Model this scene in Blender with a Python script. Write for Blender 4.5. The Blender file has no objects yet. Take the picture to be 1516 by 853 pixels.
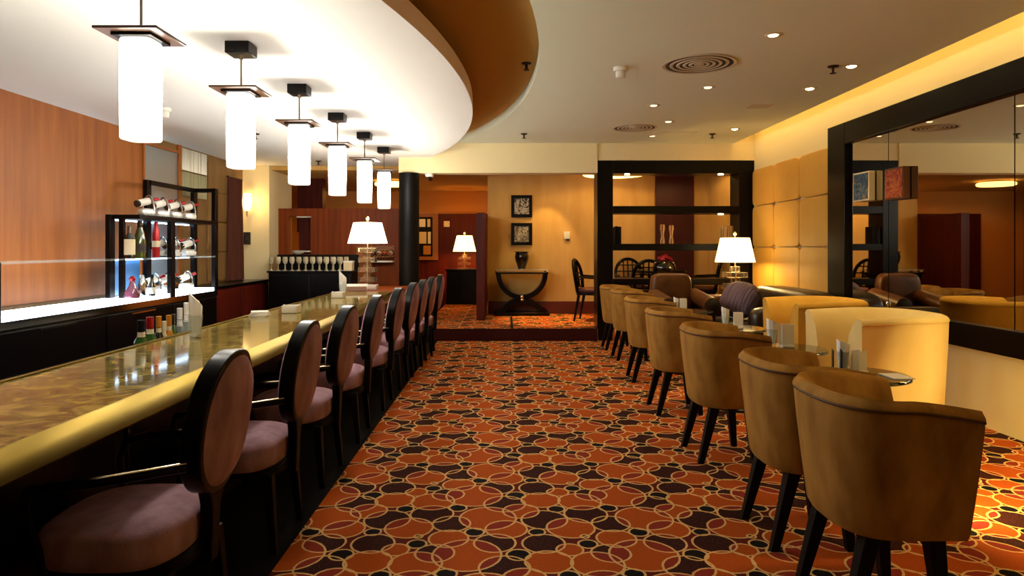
import bpy, bmesh, math, random
from mathutils import Vector, Matrix
random.seed(7)
SC = bpy.context.scene
COL = SC.collection
PI = math.pi
ORD = ['first', 'second', 'third', 'fourth', 'fifth', 'sixth', 'seventh', 'eighth', 'ninth', 'tenth', 'eleventh', 'twelfth']

# ------------------------------------------------------------------ materials
def lin(c):
    out = []
    for v in c:
        v = v / 255.0
        out.append(v / 12.92 if v <= 0.04045 else ((v + 0.055) / 1.055) ** 2.4)
    return (out[0], out[1], out[2], 1.0)

def mat(name, rgb, rough=0.5, metal=0.0, spec=0.5, sheen=0.0, coat=0.0, emit=None, estr=0.0, trans=0.0, ior=1.45,
        var=None, bump=None, alpha=1.0):
    """var=(scale xyz, darker rgb, amount contrast); bump=(scale xyz, strength)"""
    m = bpy.data.materials.new(name)
    m.use_nodes = True
    nt = m.node_tree
    b = nt.nodes['Principled BSDF']
    b.inputs['Base Color'].default_value = lin(rgb)
    b.inputs['Roughness'].default_value = rough
    b.inputs['Metallic'].default_value = metal
    b.inputs['Specular IOR Level'].default_value = spec
    b.inputs['IOR'].default_value = ior
    if sheen:
        b.inputs['Sheen Weight'].default_value = sheen
        b.inputs['Sheen Roughness'].default_value = 0.4
        b.inputs['Sheen Tint'].default_value = lin(rgb)
    if coat:
        b.inputs['Coat Weight'].default_value = coat
        b.inputs['Coat Roughness'].default_value = 0.08
    if trans:
        b.inputs['Transmission Weight'].default_value = trans
    b.inputs['Alpha'].default_value = alpha
    if emit:
        b.inputs['Emission Color'].default_value = lin(emit)
        b.inputs['Emission Strength'].default_value = estr
    if var or bump:
        tc = nt.nodes.new('ShaderNodeTexCoord')
    if var:
        mp = nt.nodes.new('ShaderNodeMapping'); mp.inputs['Scale'].default_value = var[0]
        nz = nt.nodes.new('ShaderNodeTexNoise'); nz.inputs['Scale'].default_value = 1.0; nz.inputs['Detail'].default_value = 5
        mr = nt.nodes.new('ShaderNodeMapRange'); mr.inputs['From Min'].default_value = 0.5 - var[2]; mr.inputs['From Max'].default_value = 0.5 + var[2]
        mx = nt.nodes.new('ShaderNodeMix'); mx.data_type = 'RGBA'
        mx.inputs['A'].default_value = lin(rgb); mx.inputs['B'].default_value = lin(var[1])
        nt.links.new(tc.outputs['Object'], mp.inputs['Vector']); nt.links.new(mp.outputs['Vector'], nz.inputs['Vector'])
        nt.links.new(nz.outputs['Fac'], mr.inputs['Value']); nt.links.new(mr.outputs['Result'], mx.inputs['Factor'])
        nt.links.new(mx.outputs['Result'], b.inputs['Base Color'])
    if bump:
        mp2 = nt.nodes.new('ShaderNodeMapping'); mp2.inputs['Scale'].default_value = bump[0]
        nz2 = nt.nodes.new('ShaderNodeTexNoise'); nz2.inputs['Scale'].default_value = 1.0; nz2.inputs['Detail'].default_value = 4
        bp = nt.nodes.new('ShaderNodeBump'); bp.inputs['Strength'].default_value = bump[1]; bp.inputs['Distance'].default_value = 0.01
        nt.links.new(tc.outputs['Object'], mp2.inputs['Vector']); nt.links.new(mp2.outputs['Vector'], nz2.inputs['Vector'])
        nt.links.new(nz2.outputs['Fac'], bp.inputs['Height']); nt.links.new(bp.outputs['Normal'], b.inputs['Normal'])
    return m

def carpet_material(name, gain=1.0):
    """woven carpet: overlapping rings on a 0.72 x 0.655 m repeat"""
    m = bpy.data.materials.new(name); m.use_nodes = True
    nt = m.node_tree; N = nt.nodes; L = nt.links
    b = N['Principled BSDF']; b.inputs['Roughness'].default_value = 0.95; b.inputs['Specular IOR Level'].default_value = 0.1
    geo = N.new('ShaderNodeNewGeometry')
    flat = N.new('ShaderNodeVectorMath'); flat.operation = 'MULTIPLY'; flat.inputs[1].default_value = (1, 1, 0)
    L.new(geo.outputs['Position'], flat.inputs[0])
    wob = N.new('ShaderNodeTexNoise'); wob.inputs['Scale'].default_value = 60; wob.inputs['Detail'].default_value = 2
    L.new(flat.outputs[0], wob.inputs['Vector'])
    ws = N.new('ShaderNodeVectorMath'); ws.operation = 'SCALE'; ws.inputs['Scale'].default_value = 0.006
    L.new(wob.outputs['Color'], ws.inputs[0])
    pos = N.new('ShaderNodeVectorMath'); pos.operation = 'ADD'
    L.new(flat.outputs[0], pos.inputs[0]); L.new(ws.outputs[0], pos.inputs[1])
    def mth(op, a, bb=None):
        n = N.new('ShaderNodeMath'); n.operation = op
        for i, v in enumerate((a, bb)):
            if v is None: continue
            if isinstance(v, (int, float)): n.inputs[i].default_value = v
            else: L.new(v, n.inputs[i])
        return n.outputs[0]
    OX, OY = 0.057, 2.747
    TX, TY = 0.72, 0.655
    edge = [None]
    def dist(x, y, r):
        s = N.new('ShaderNodeVectorMath'); s.operation = 'SUBTRACT'; s.inputs[1].default_value = (OX + x, OY + y, 0)
        L.new(pos.outputs[0], s.inputs[0])
        w = N.new('ShaderNodeVectorMath'); w.operation = 'WRAP'
        w.inputs[1].default_value = (TX / 2, TY / 2, 1); w.inputs[2].default_value = (-TX / 2, -TY / 2, -1)
        L.new(s.outputs[0], w.inputs[0])
        z = N.new('ShaderNodeVectorMath'); z.operation = 'MULTIPLY'; z.inputs[1].default_value = (1, 1, 0)
        L.new(w.outputs[0], z.inputs[0])
        ln = N.new('ShaderNodeVectorMath'); ln.operation = 'LENGTH'; L.new(z.outputs[0], ln.inputs[0])
        d = mth('SUBTRACT', ln.outputs['Value'], r)
        a = mth('ABSOLUTE', d)
        edge[0] = a if edge[0] is None else mth('MINIMUM', edge[0], a)
        return mth('LESS_THAN', d, 0.0)
    def total(lst):
        t = None
        for c in lst:
            v = dist(*c)
            t = v if t is None else mth('ADD', t, v)
        return t
    orange = [(.51, 0, .140), (.237, .265, .106), (.586, .371, .130), (.67, .25, .092), (.213, .046, .055), (.12, -.06, .095),
              (.423, .153, .085), (.311, -.08, .105), (.02, .455, .085)]
    dark = [(.108, .105, .090), (.622, .11, .088), (.378, .015, .080), (.423, .309, .085), (.323, .42, .100), (.125, .354, .105), (.663, .545, .100)]
    black = [(0, 0, .049), (.294, .10, .040), (.439, .493, .042), (.189, .48, .040), (.085, .22, .036), (.531, .218, .042), (.29, .175, .018)]
    nO, nD, nB = total(orange), total(dark), total(black)
    def mix(f, a, bcol):
        n = N.new('ShaderNodeMix'); n.data_type = 'RGBA'
        L.new(f, n.inputs['Factor'])
        for k, v in (('A', a), ('B', bcol)):
            if isinstance(v, tuple): n.inputs[k].default_value = v
            else: L.new(v, n.inputs[k])
        return n.outputs['Result']
    sp = N.new('ShaderNodeTexNoise'); sp.inputs['Scale'].default_value = 170; sp.inputs['Detail'].default_value = 1
    L.new(flat.outputs[0], sp.inputs['Vector'])
    sf = mth('GREATER_THAN', sp.outputs['Fac'], 0.56)
    darkc = mix(sf, lin((36, 12, 9)), lin((80, 31, 22)))
    fz = N.new('ShaderNodeTexNoise'); fz.inputs['Scale'].default_value = 90; fz.inputs['Detail'].default_value = 3
    L.new(flat.outputs[0], fz.inputs['Vector'])
    oran = mix(fz.outputs['Fac'], lin((142, 58, 12)), lin((184, 84, 20)))
    c = mix(mth('GREATER_THAN', nD, 0.5), lin((88, 22, 15)), darkc)
    c = mix(mth('GREATER_THAN', nO, 0.5), c, oran)
    both = mth('GREATER_THAN', mth('ADD', nO, nD), 1.5)
    c = mix(mth('MULTIPLY', both, mth('GREATER_THAN', nO, 0.5)), c, lin((130, 42, 28)))
    c = mix(mth('GREATER_THAN', nB, 0.5), c, lin((14, 8, 9)))
    ef = mth('LESS_THAN', edge[0], 0.0047)
    c = mix(ef, c, lin((214, 170, 106)))
    L.new(c, b.inputs['Base Color'])
    bp = N.new('ShaderNodeBump'); bp.inputs['Strength'].default_value = 0.4; bp.inputs['Distance'].default_value = 0.004
    L.new(fz.outputs['Fac'], bp.inputs['Height']); L.new(bp.outputs['Normal'], b.inputs['Normal'])
    return m

M = {}
M['carpet'] = carpet_material('carpet')
M['shadedfloor'] = mat('shaded_floor', (10, 7, 7), 0.8, spec=0.1)  # bar-side floor, shade around the bar chairs put into its colour
M['ceil'] = mat('ceiling_paint', (230, 234, 210), 0.9, spec=0.1)
M['canopy'] = mat('canopy_paint', (236, 234, 228), 0.9, spec=0.1)
M['fascia'] = mat('fascia_paint', (236, 214, 196), 0.9, spec=0.1)
M['ochre'] = mat('ochre_paint', (204, 162, 92), 0.9, spec=0.1)
M['cream'] = mat('cream_paint', (234, 216, 168), 0.9, spec=0.1)
M['tanwall'] = mat('tan_wallpaper', (218, 176, 106), 0.85, spec=0.1, var=((6, 6, 1.2), (202, 156, 84), .25), bump=((90, 90, 3), .1))
M['orangewall'] = mat('orange_wall', (216, 154, 84), 0.9, spec=0.1)
M['redwood'] = mat('red_wood', (84, 20, 8), 0.5, spec=0.2, var=((14, 14, .9), (54, 13, 7), .2))
M['brownwood'] = mat('brown_wood', (130, 56, 12), 0.5, spec=0.2, var=((22, 22, .8), (92, 38, 9), .2))
M['goldwood'] = mat('gold_wood', (158, 90, 30), 0.5, var=((14, 14, 1.0), (130, 70, 20), .2))
M['beigepanel'] = mat('beige_panel', (132, 100, 56), 0.6, var=((5, 5, 1), (112, 82, 44), .25))
M['blackwood'] = mat('black_wood', (7, 4, 4), 0.3, spec=0.18)
M['legwood'] = mat('black_leg_wood', (6, 4, 4), 0.5, spec=0.15)
M['blackmatte'] = mat('black_matte', (9, 7, 7), 0.6, spec=0.2)
M['plum'] = mat('plum_panel', (74, 14, 14), 0.5, var=((10, 10, 1), (52, 9, 11), .25))
M['riser'] = mat('step_riser', (48, 12, 9), 0.7, spec=0.1)
M['skirt'] = mat('skirting', (92, 30, 12), 0.4)
M['pad'] = mat('padded_leather', (222, 172, 76), 0.5, var=((2.2, 2.2, 2.2), (204, 148, 56), .3))
M['suede'] = mat('tan_suede', (176, 132, 62), 0.85, spec=0.15, sheen=0.3, var=((9, 9, 3.5), (112, 74, 28), .25), bump=((120, 120, 30), .12))
M['piping'] = mat('brown_piping', (74, 42, 18), 0.7)
M['yellow'] = mat('yellow_velvet', (214, 168, 72), 0.8, spec=0.15, sheen=0.3, var=((6, 6, 3), (190, 142, 52), .3))
M['ivory'] = mat('ivory_velvet', (234, 212, 150), 0.8, spec=0.15, sheen=0.3, var=((6, 6, 3), (220, 190, 120), .3))
M['mauve'] = mat('mauve_velvet', (172, 134, 146), 0.8, spec=0.2, sheen=0.6, var=((14, 14, 5), (120, 84, 92), .25), bump=((160, 160, 60), .15))
M['leather'] = mat('dark_leather', (30, 17, 12), 0.35, spec=0.5, bump=((60, 60, 60), .1))
M['brownleather'] = mat('brown_leather', (100, 58, 20), 0.42, spec=0.4, var=((5, 5, 5), (70, 36, 12), .25))
M['purple'] = mat('purple_cloth', (112, 92, 106), 0.8, sheen=0.4, var=((3, 60, 20), (66, 50, 64), .12), bump=((4, 70, 30), .5))
M['bronze'] = mat('gold_bronze', (122, 104, 64), 0.33, metal=1.0, var=((2, .8, 2), (84, 68, 38), .15))
M['bronze'].node_tree.nodes['Principled BSDF'].inputs['Specular Tint'].default_value = (.60, .56, .44, 1)
M['brass'] = mat('pale_brass', (232, 214, 172), 0.2, metal=1.0)
M['chrome'] = mat('chrome', (220, 220, 215), 0.12, metal=1.0)
M['steel'] = mat('rod_steel', (120, 110, 98), 0.35, metal=1.0)
M['ribbed'] = mat('ribbed_silver', (190, 184, 168), 0.3, metal=0.9, var=((40, 40, .5), (120, 114, 100), .15))
M['ribbed2'] = mat('ribbed_olive', (120, 112, 80), 0.4, metal=0.6, var=((40, 40, .5), (84, 78, 52), .15))
M['mirror'] = mat('mirror_glass', (214, 206, 190), 0.015, metal=1.0)
M['silverpane'] = mat('smoked_mirror', (176, 186, 190), 0.32, metal=.8)
M['glass'] = mat('clear_glass', (214, 226, 220), 0.03, spec=.8, alpha=.28)
M['bluepane'] = mat('blue_back_glass', (70, 110, 150), 0.1, spec=0.6)
M['crystal'] = mat('crystal_block', (250, 236, 205), 0.03, trans=0.9, ior=1.5)
M['white'] = mat('white_card', (238, 234, 222), 0.7)
M['whiteplastic'] = mat('white_plastic', (228, 224, 210), 0.5)
M['paper'] = mat('paper_napkin', (245, 240, 228), 0.9)
M['darkcard'] = mat('dark_card', (44, 34, 28), 0.5)
M['greenglass'] = mat('green_bottle', (34, 84, 26), 0.08, spec=0.7, coat=0.5)
M['darkglass'] = mat('dark_bottle', (22, 22, 14), 0.08, spec=0.7, coat=0.5)
M['olivebottle'] = mat('olive_bottle', (58, 70, 22), 0.08, spec=0.7, coat=0.5)
M['redfoil'] = mat('red_foil', (160, 18, 22), 0.3, metal=0.3)
M['orangefoil'] = mat('orange_foil', (206, 134, 36), 0.35, metal=0.3)
M['creamlabel'] = mat('cream_label', (226, 208, 168), 0.7)
M['pinkglass'] = mat('pink_decanter', (120, 64, 84), 0.08, spec=0.7, coat=0.4)
M['urnblack'] = mat('urn_glaze', (24, 18, 12), 0.15, spec=0.6, coat=0.4)
M['grille'] = mat('grille_white', (206, 192, 162), 0.6)
M['grilledark'] = mat('grille_gap', (52, 42, 28), 0.8)
M['darkmetal'] = mat('dark_metal', (58, 46, 36), 0.4, metal=0.8)
M['petal'] = mat('red_petal', (168, 26, 30), 0.6)
M['plate_brown'] = mat('pendant_plate', (70, 44, 24), 0.3, spec=0.5, var=((6, 30, 6), (50, 30, 16), .2))
M['drape'] = mat('brown_drape', (78, 34, 18), 0.9, sheen=0.3)
M['bulb'] = mat('bulb_glow', (255, 240, 200), 0.5, emit=(255, 232, 180), estr=14.0)
M['dimbulb'] = mat('bulb_dim', (255, 240, 200), 0.5, emit=(255, 232, 190), estr=1.6)
M['shade'] = mat('lamp_shade_linen', (255, 244, 214), 0.9, emit=(255, 226, 158), estr=2.2)
M['shadewhite'] = mat('lamp_shade_white', (255, 248, 226), 0.9, emit=(255, 240, 205), estr=3.2)
M['ringglow'] = mat('ring_glow', (255, 220, 150), 0.5, emit=(255, 206, 120), estr=3.5)
M['coveglow'] = mat('cove_glow', (255, 220, 150), 0.5, emit=(255, 214, 130), estr=10.0)
M['sconceglow'] = mat('sconce_glass', (255, 240, 200), 0.5, emit=(255, 222, 160), estr=6.0)
M['stripglow'] = mat('shelf_strip_glow', (220, 240, 255), 0.5, emit=(190, 224, 255), estr=12.0)
M['lightshelf'] = mat('lit_shelf', (240, 248, 255), 0.5, emit=(226, 240, 255), estr=6.0)

def pendant_mat():
    m = mat('pendant_shade', (255, 250, 232), 0.8, emit=(255, 248, 234), estr=1.0)
    nt = m.node_tree; b = nt.nodes['Principled BSDF']
    tc = nt.nodes.new('ShaderNodeTexCoord'); sx = nt.nodes.new('ShaderNodeSeparateXYZ')
    nt.links.new(tc.outputs['Generated'], sx.inputs[0])
    cr = nt.nodes.new('ShaderNodeValToRGB')
    for i, (p, v) in enumerate(((0.0, .008), (.2, .10), (.55, 1.0), (1.0, .008))):
        e = cr.color_ramp.elements[i] if i < 2 else cr.color_ramp.elements.new(p)
        e.position = p; e.color = (v, v, v, 1)
    mu = nt.nodes.new('ShaderNodeMath'); mu.operation = 'MULTIPLY'; mu.inputs[1].default_value = PEND_E
    nt.links.new(sx.outputs['Z'], cr.inputs['Fac']); nt.links.new(cr.outputs['Color'], mu.inputs[0])
    nt.links.new(mu.outputs[0], b.inputs['Emission Strength'])
    return m
PEND_E = 92.0
M['pendshade'] = pendant_mat()

def marble_mat():
    m = mat('bar_stone', (70, 62, 22), 0.06, spec=0.5)
    nt = m.node_tree; b = nt.nodes['Principled BSDF']
    tc = nt.nodes.new('ShaderNodeTexCoord')
    n1 = nt.nodes.new('ShaderNodeTexNoise'); n1.inputs['Scale'].default_value = 9; n1.inputs['Detail'].default_value = 8; n1.inputs['Distortion'].default_value = 1.4
    cr = nt.nodes.new('ShaderNodeValToRGB')
    cr.color_ramp.elements[0].position = .3; cr.color_ramp.elements[0].color = lin((70, 62, 24))
    cr.color_ramp.elements[1].position = .72; cr.color_ramp.elements[1].color = lin((196, 170, 88))
    nt.links.new(tc.outputs['Object'], n1.inputs['Vector']); nt.links.new(n1.outputs['Fac'], cr.inputs['Fac'])
    nt.links.new(cr.outputs['Color'], b.inputs['Base Color'])
    return m
M['marble'] = marble_mat()

def stripe_mat(name, a, bcol, scale, rot=0.6):
    m = mat(name, a, 0.5)
    nt = m.node_tree; b = nt.nodes['Principled BSDF']
    tc = nt.nodes.new('ShaderNodeTexCoord'); mp = nt.nodes.new('ShaderNodeMapping'); mp.inputs['Rotation'].default_value = (0, rot, 0)
    w = nt.nodes.new('ShaderNodeTexWave'); w.bands_direction = 'Z'; w.inputs['Scale'].default_value = scale
    cr = nt.nodes.new('ShaderNodeValToRGB'); cr.color_ramp.interpolation = 'CONSTANT'
    cr.color_ramp.elements[0].color = lin(a); cr.color_ramp.elements[1].position = .5; cr.color_ramp.elements[1].color = lin(bcol)
    nt.links.new(tc.outputs['Object'], mp.inputs['Vector']); nt.links.new(mp.outputs['Vector'], w.inputs['Vector'])
    nt.links.new(w.outputs['Fac'], cr.inputs['Fac']); nt.links.new(cr.outputs['Color'], b.inputs['Base Color'])
    return m
M['ropestripe'] = stripe_mat('rope_frame', (40, 14, 8), (190, 120, 58), 12.0)

def art_mat(name, cols, scale):
    m = mat(name, cols[0], 0.5)
    nt = m.node_tree; b = nt.nodes['Principled BSDF']
    tc = nt.nodes.new('ShaderNodeTexCoord'); n1 = nt.nodes.new('ShaderNodeTexNoise')
    n1.inputs['Scale'].default_value = scale; n1.inputs['Detail'].default_value = 3; n1.inputs['Distortion'].default_value = 2.0
    cr = nt.nodes.new('ShaderNodeValToRGB')
    k = len(cols)
    for i, c in enumerate(cols):
        p = .32 + .36 * i / (k - 1)
        e = cr.color_ramp.elements[i] if i < 2 else cr.color_ramp.elements.new(p)
        e.position = p; e.color = lin(c)
    nt.links.new(tc.outputs['Object'], n1.inputs['Vector']); nt.links.new(n1.outputs['Fac'], cr.inputs['Fac'])
    nt.links.new(cr.outputs['Color'], b.inputs['Base Color'])
    return m
M['artblue'] = art_mat('blue_painting', [(14, 26, 44), (30, 70, 104), (80, 110, 120), (150, 110, 60)], 14)
M['artred'] = art_mat('red_painting', [(90, 20, 10), (160, 50, 22), (196, 110, 48), (60, 20, 16)], 12)
M['photoA'] = art_mat('monochrome_photo_a', [(26, 22, 18), (70, 62, 52), (200, 188, 164), (40, 34, 28)], 8)
M['photoB'] = art_mat('monochrome_photo_b', [(30, 26, 20), (190, 176, 150), (60, 52, 42), (170, 158, 134)], 7)

# ------------------------------------------------------------------ geometry helpers
def BM(): return bmesh.new()

def box(bm, x0, x1, y0, y1, z0, z1, mtx=None):
    vs = [bm.verts.new((x, y, z)) for z in (z0, z1) for y in (y0, y1) for x in (x0, x1)]
    for f in ((0, 2, 3, 1), (4, 5, 7, 6), (0, 1, 5, 4), (2, 6, 7, 3), (0, 4, 6, 2), (1, 3, 7, 5)):
        bm.faces.new([vs[i] for i in f])
    if mtx is not None:
        for v in vs: v.co = mtx @ v.co
    return bm

def prism(bm, poly, z0, z1):
    a = [bm.verts.new((x, y, z0)) for x, y in poly]; b = [bm.verts.new((x, y, z1)) for x, y in poly]
    n = len(poly)
    bm.faces.new(list(reversed(a))); bm.faces.new(b)
    for i in range(n): bm.faces.new((a[i], a[(i + 1) % n], b[(i + 1) % n], b[i]))
    return bm

def loft(bm, rows, close_u=False, close_v=False, cap=False):
    R = [[bm.verts.new(p) for p in r] for r in rows]
    nr, nc = len(R), len(R[0])
    for i in range(nr if close_u else nr - 1):
        a, b = R[i], R[(i + 1) % nr]
        for j in range(nc if close_v else nc - 1):
            k = (j + 1) % nc
            try: bm.faces.new((a[j], a[k], b[k], b[j]))
            except ValueError: pass
    if cap and close_v:
        bm.faces.new(list(reversed(R[0]))); bm.faces.new(R[-1])
    return bm

def lathe(bm, prof, seg=24, c=(0, 0, 0), mtx=None):
    rows = []
    for r, z in prof:
        rows.append([Vector((c[0] + max(r, 1e-4) * math.cos(2 * PI * k / seg), c[1] + max(r, 1e-4) * math.sin(2 * PI * k / seg), c[2] + z)) for k in range(seg)])
    if mtx is not None: rows = [[mtx @ p for p in r] for r in rows]
    return loft(bm, rows, close_v=True, cap=True)

def tube(bm, pts, r, seg=8, closed=False, flat=1.0):
    P = [Vector(p) for p in pts]; n = len(P)
    rr = r if isinstance(r, (list, tuple)) else [r] * n
    rows = []; up = None
    for i in range(n):
        if closed: t = P[(i + 1) % n] - P[i - 1]
        else: t = P[min(i + 1, n - 1)] - P[max(i - 1, 0)]
        t.normalize()
        if up is None:
            up = Vector((0, 0, 1)) if abs(t.z) < .9 else Vector((1, 0, 0))
        s = t.cross(up).normalized(); up = s.cross(t).normalized()
        rows.append([P[i] + s * (rr[i] * math.cos(2 * PI * k / seg)) + up * (rr[i] * flat * math.sin(2 * PI * k / seg)) for k in range(seg)])
    return loft(bm, rows, close_u=closed, close_v=True, cap=not closed)

def spow(v, e): return math.copysign(abs(v) ** e, v)

def puff(bm, c, s, e1=.5, e2=.5, nu=14, nv=24, mtx=None):
    """superellipsoid cushion: centre c, half sizes s"""
    rows = []
    for i in range(nu + 1):
        a = -PI / 2 + PI * i / nu
        ca, sa = spow(math.cos(a), e1), spow(math.sin(a), e1)
        if i in (0, nu): ca = 1e-3
        row = []
        for k in range(nv):
            t = 2 * PI * k / nv
            p = Vector((c[0] + s[0] * ca * spow(math.cos(t), e2), c[1] + s[1] * ca * spow(math.sin(t), e2), c[2] + s[2] * sa))
            row.append(mtx @ p if mtx is not None else p)
        rows.append(row)
    return loft(bm, rows, close_v=True, cap=True)

def taper_leg(bm, top, bot, st, sb):
    rows = []
    for p, s in ((top, st), (bot, sb)):
        rows.append([Vector((p[0] + dx * s / 2, p[1] + dy * s / 2, p[2])) for dx, dy in ((-1, -1), (1, -1), (1, 1), (-1, 1))])
    return loft(bm, rows, close_v=True, cap=True)

def obj(name, bm, m, parent=None, bev=0.0, smooth=True, loc=None, sub=0, ang=40):
    me = bpy.data.meshes.new(name)
    bmesh.ops.recalc_face_normals(bm, faces=bm.faces[:])
    bm.to_mesh(me); bm.free()
    if isinstance(m, (list, tuple)):
        for k in m: me.materials.append(k)
    else: me.materials.append(m)
    if smooth:
        me.polygons.foreach_set('use_smooth', [True] * len(me.polygons))
        me.set_sharp_from_angle(angle=math.radians(ang))
    o = bpy.data.objects.new(name, me); COL.objects.link(o)
    if parent is not None: o.parent = parent
    if loc is not None: o.location = loc
    if bev:
        md = o.modifiers.new('bevel', 'BEVEL'); md.width = bev; md.segments = 2; md.limit_method = 'ANGLE'; md.angle_limit = .7
    if sub:
        md = o.modifiers.new('subd', 'SUBSURF'); md.levels = sub; md.render_levels = sub
    return o

def struct(name, bm, m, **k):
    o = obj(name, bm, m, **k); o['kind'] = 'structure'; return o

def tag(o, label, cat, group=None):
    o['label'] = label; o['category'] = cat; o['kind'] = 'thing'
    if group: o['group'] = group
    return o

def thing(name, label, cat, loc=(0, 0, 0), rz=0.0, group=None):
    o = bpy.data.objects.new(name, None); COL.objects.link(o)
    o.empty_display_size = .05
    o.location = loc; o.rotation_euler = (0, 0, rz)
    return tag(o, label, cat, group)

def dup(root, loc, rz, label, group=None):
    r = root.copy(); COL.objects.link(r); r.location = loc; r.rotation_euler = (0, 0, rz); r['label'] = label
    if group: r['group'] = group
    for ch in list(root.children):
        c = ch.copy(); COL.objects.link(c); c.parent = r
        for g in list(ch.children):
            d = g.copy(); COL.objects.link(d); d.parent = c
    return r

def light(kind, name, loc, power, color=(255, 226, 172), radius=.03, parent=None, target=None, angle=70, blend=.6, size=None):
    ld = bpy.data.lights.new(name, kind); ld.energy = power; c = lin(color); ld.color = c[:3]
    if kind in ('POINT', 'SPOT'): ld.shadow_soft_size = radius
    if kind == 'SPOT': ld.spot_size = math.radians(angle); ld.spot_blend = blend
    if kind == 'AREA':
        ld.shape = 'RECTANGLE'; ld.size, ld.size_y = size
    o = bpy.data.objects.new(name, ld); COL.objects.link(o)
    o.location = loc
    d = (Vector(target) - Vector(loc)) if target is not None else Vector((0, 0, -1))
    o.rotation_euler = d.to_track_quat('-Z', 'Y').to_euler()
    return o

# ------------------------------------------------------------------ camera
F = 1000.0
cam_d = bpy.data.cameras.new('camera'); cam = bpy.data.objects.new('camera', cam_d); COL.objects.link(cam)
cam_d.sensor_fit = 'HORIZONTAL'; cam_d.sensor_width = 36.0; cam_d.lens = 36.0 * F / 1516.0
cam_d.shift_x = (758 - 748) / 1516.0; cam_d.shift_y = -(426.5 - 366) / 1516.0
cam.location = (0, 0, 1.25); cam.rotation_euler = (PI / 2, 0, 0)
cam_d.clip_start = .05; cam_d.clip_end = 60
SC.camera = cam

# ------------------------------------------------------------------ the setting
XL, XR = -3.85, 3.33
YB, YF, YFAR = -2.6, 9.0, 11.1
ZC, ZD = 2.636, 2.45
struct('floor', box(BM(), -0.9, XR, YB, YF, -.1, 0), M['carpet'])
struct('floor_bar_side', box(BM(), XL, -0.9, YB, 14, -.1, 0), M['shadedfloor'])
struct('floor_upper', box(BM(), -1.14, XR, YF + .02, 14, 0, .16), M['carpet'])
struct('trim_1', box(BM(), -1.14, 1.23, YF, YF + .02, 0, .162), M['riser'])
struct('trim_2', box(BM(), .075, .11, YF + .02, 10.6, .16, .163), M['blackmatte'])
# main ceiling with its round-edged opening, ochre recess, dropped round canopy
CA, RA = (-8.6, 5.2), 8.85
CB, RB = (-8.8, 5.6), 8.52
def arc(c, r, y0, y1, n): return [(c[0] + math.sqrt(max(0, r * r - (y - c[1]) ** 2)), y) for y in [y0 + (y1 - y0) * i / n for i in range(n + 1)]]
struct('ceiling', prism(BM(), [(XL, YB), (3.05, YB), (3.05, YF), ] + list(reversed(arc(CA, RA, -2.2, YF, 60))), ZC, ZC + .09), M['ceil'], ang=25)
struct('ceiling_recess', box(BM(), XL, 1.2, YB, YF + 1, ZC + .09, ZC + .12), M['ochre'])
cb = BM()
poly = [(XL, -1.2)] + arc(CB, RB, -1.2, 10.0, 70) + [(XL, 10.0)]
a = [cb.verts.new((x, y, ZD)) for x, y in poly]; b_ = [cb.verts.new((x, y, ZD + .12)) for x, y in poly]
cb.faces.new(list(reversed(a))); cb.faces.new(b_)
for i in range(len(poly)):
    f = cb.faces.new((a[i], a[(i + 1) % len(poly)], b_[(i + 1) % len(poly)], b_[i])); f.material_index = 1
struct('ceiling_canopy', cb, [M['canopy'], M['fascia']], ang=25)
struct('ceiling_cove', box(BM(), 2.95, XR + .1, YB, YF, 2.86, 2.9), M['cream'])
struct('trim_3', box(BM(), 3.01, 3.05, YB, YF, ZC + .09, ZC + .13), M['ceil'])
struct('wall_right', box(BM(), XR, XR + .1, YB, YF + .25, 0, 2.9), M['cream'])
struct('wall_right_far', box(BM(), XR, XR + .1, YF + .25, YFAR, 0, 2.9), M['tanwall'])
struct('wall_rear', box(BM(), XL - .1, XR + .1, YB - .1, YB, 0, 2.9), M['cream'])
struct('beam', box(BM(), -1.42, 1.23, YF, YF + .25, 2.24, 2.86), M['cream'])
struct('beam_upper', box(BM(), 1.23, XR, YF + .02, YF + .25, 2.41, 2.86), M['cream'])
struct('wall_far', box(BM(), -.29, XR, YFAR, YFAR + .1, 0, 2.6), M['tanwall'])
struct('wall_far_side', box(BM(), -.29, -.19, YFAR + .1, 13.8, 0, 2.6), M['tanwall'])
struct('baseboard_far', box(BM(), -.27, XR, YFAR - .03, YFAR, .16, .36), M['skirt'])
struct('ceiling_far', box(BM(), -.3, XR, YF + .25, YFAR, 2.52, 2.6), M['ochre'])
struct('trim_4', box(BM(), 2.46, 3.09, YFAR - .05, YFAR, .36, 2.52), M['plum'], bev=.006)
struct('wall_partition', box(BM(), -.43, -.30, 10.05, 11.05, .16, 1.76), M['redwood'], bev=.006)
# rooms behind the bar
struct('ceiling_back', box(BM(), XL - 1, -.29, 10.0, 13.9, 2.39, 2.49), M['ochre'])
struct('wall_back', box(BM(), XL - 1, -.19, 13.8, 13.9, 0, 2.5), M['orangewall'])
struct('trim_5', box(BM(), -3.2, -.3, 13.74, 13.8, .0, 1.93), M['redwood'])
struct('wall_left', box(BM(), XL - .1, XL, YB, 9.9, 0, 2.9), M['beigepanel'])
struct('wall_pilaster', box(BM(), XL - .1, -3.46, 9.9, 10.95, 0, ZD), M['cream'])
struct('wall_back_left', box(BM(), XL - 1.1, XL - 1, 10.9, 13.9, 0, 2.5), M['orangewall'])
pw = BM()   # wood panelled wall with a window-like opening
for bx in ((-3.5, -3.30, 0, 1.84), (-2.97, -1.52, 0, 1.84), (-3.30, -2.97, 0, 1.145), (-3.30, -2.97, 1.72, 1.84)):
    box(pw, bx[0], bx[1], 10.3, 10.42, bx[2], bx[3])
struct('wall_panelled', pw, M['brownwood'], smooth=False)
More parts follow.
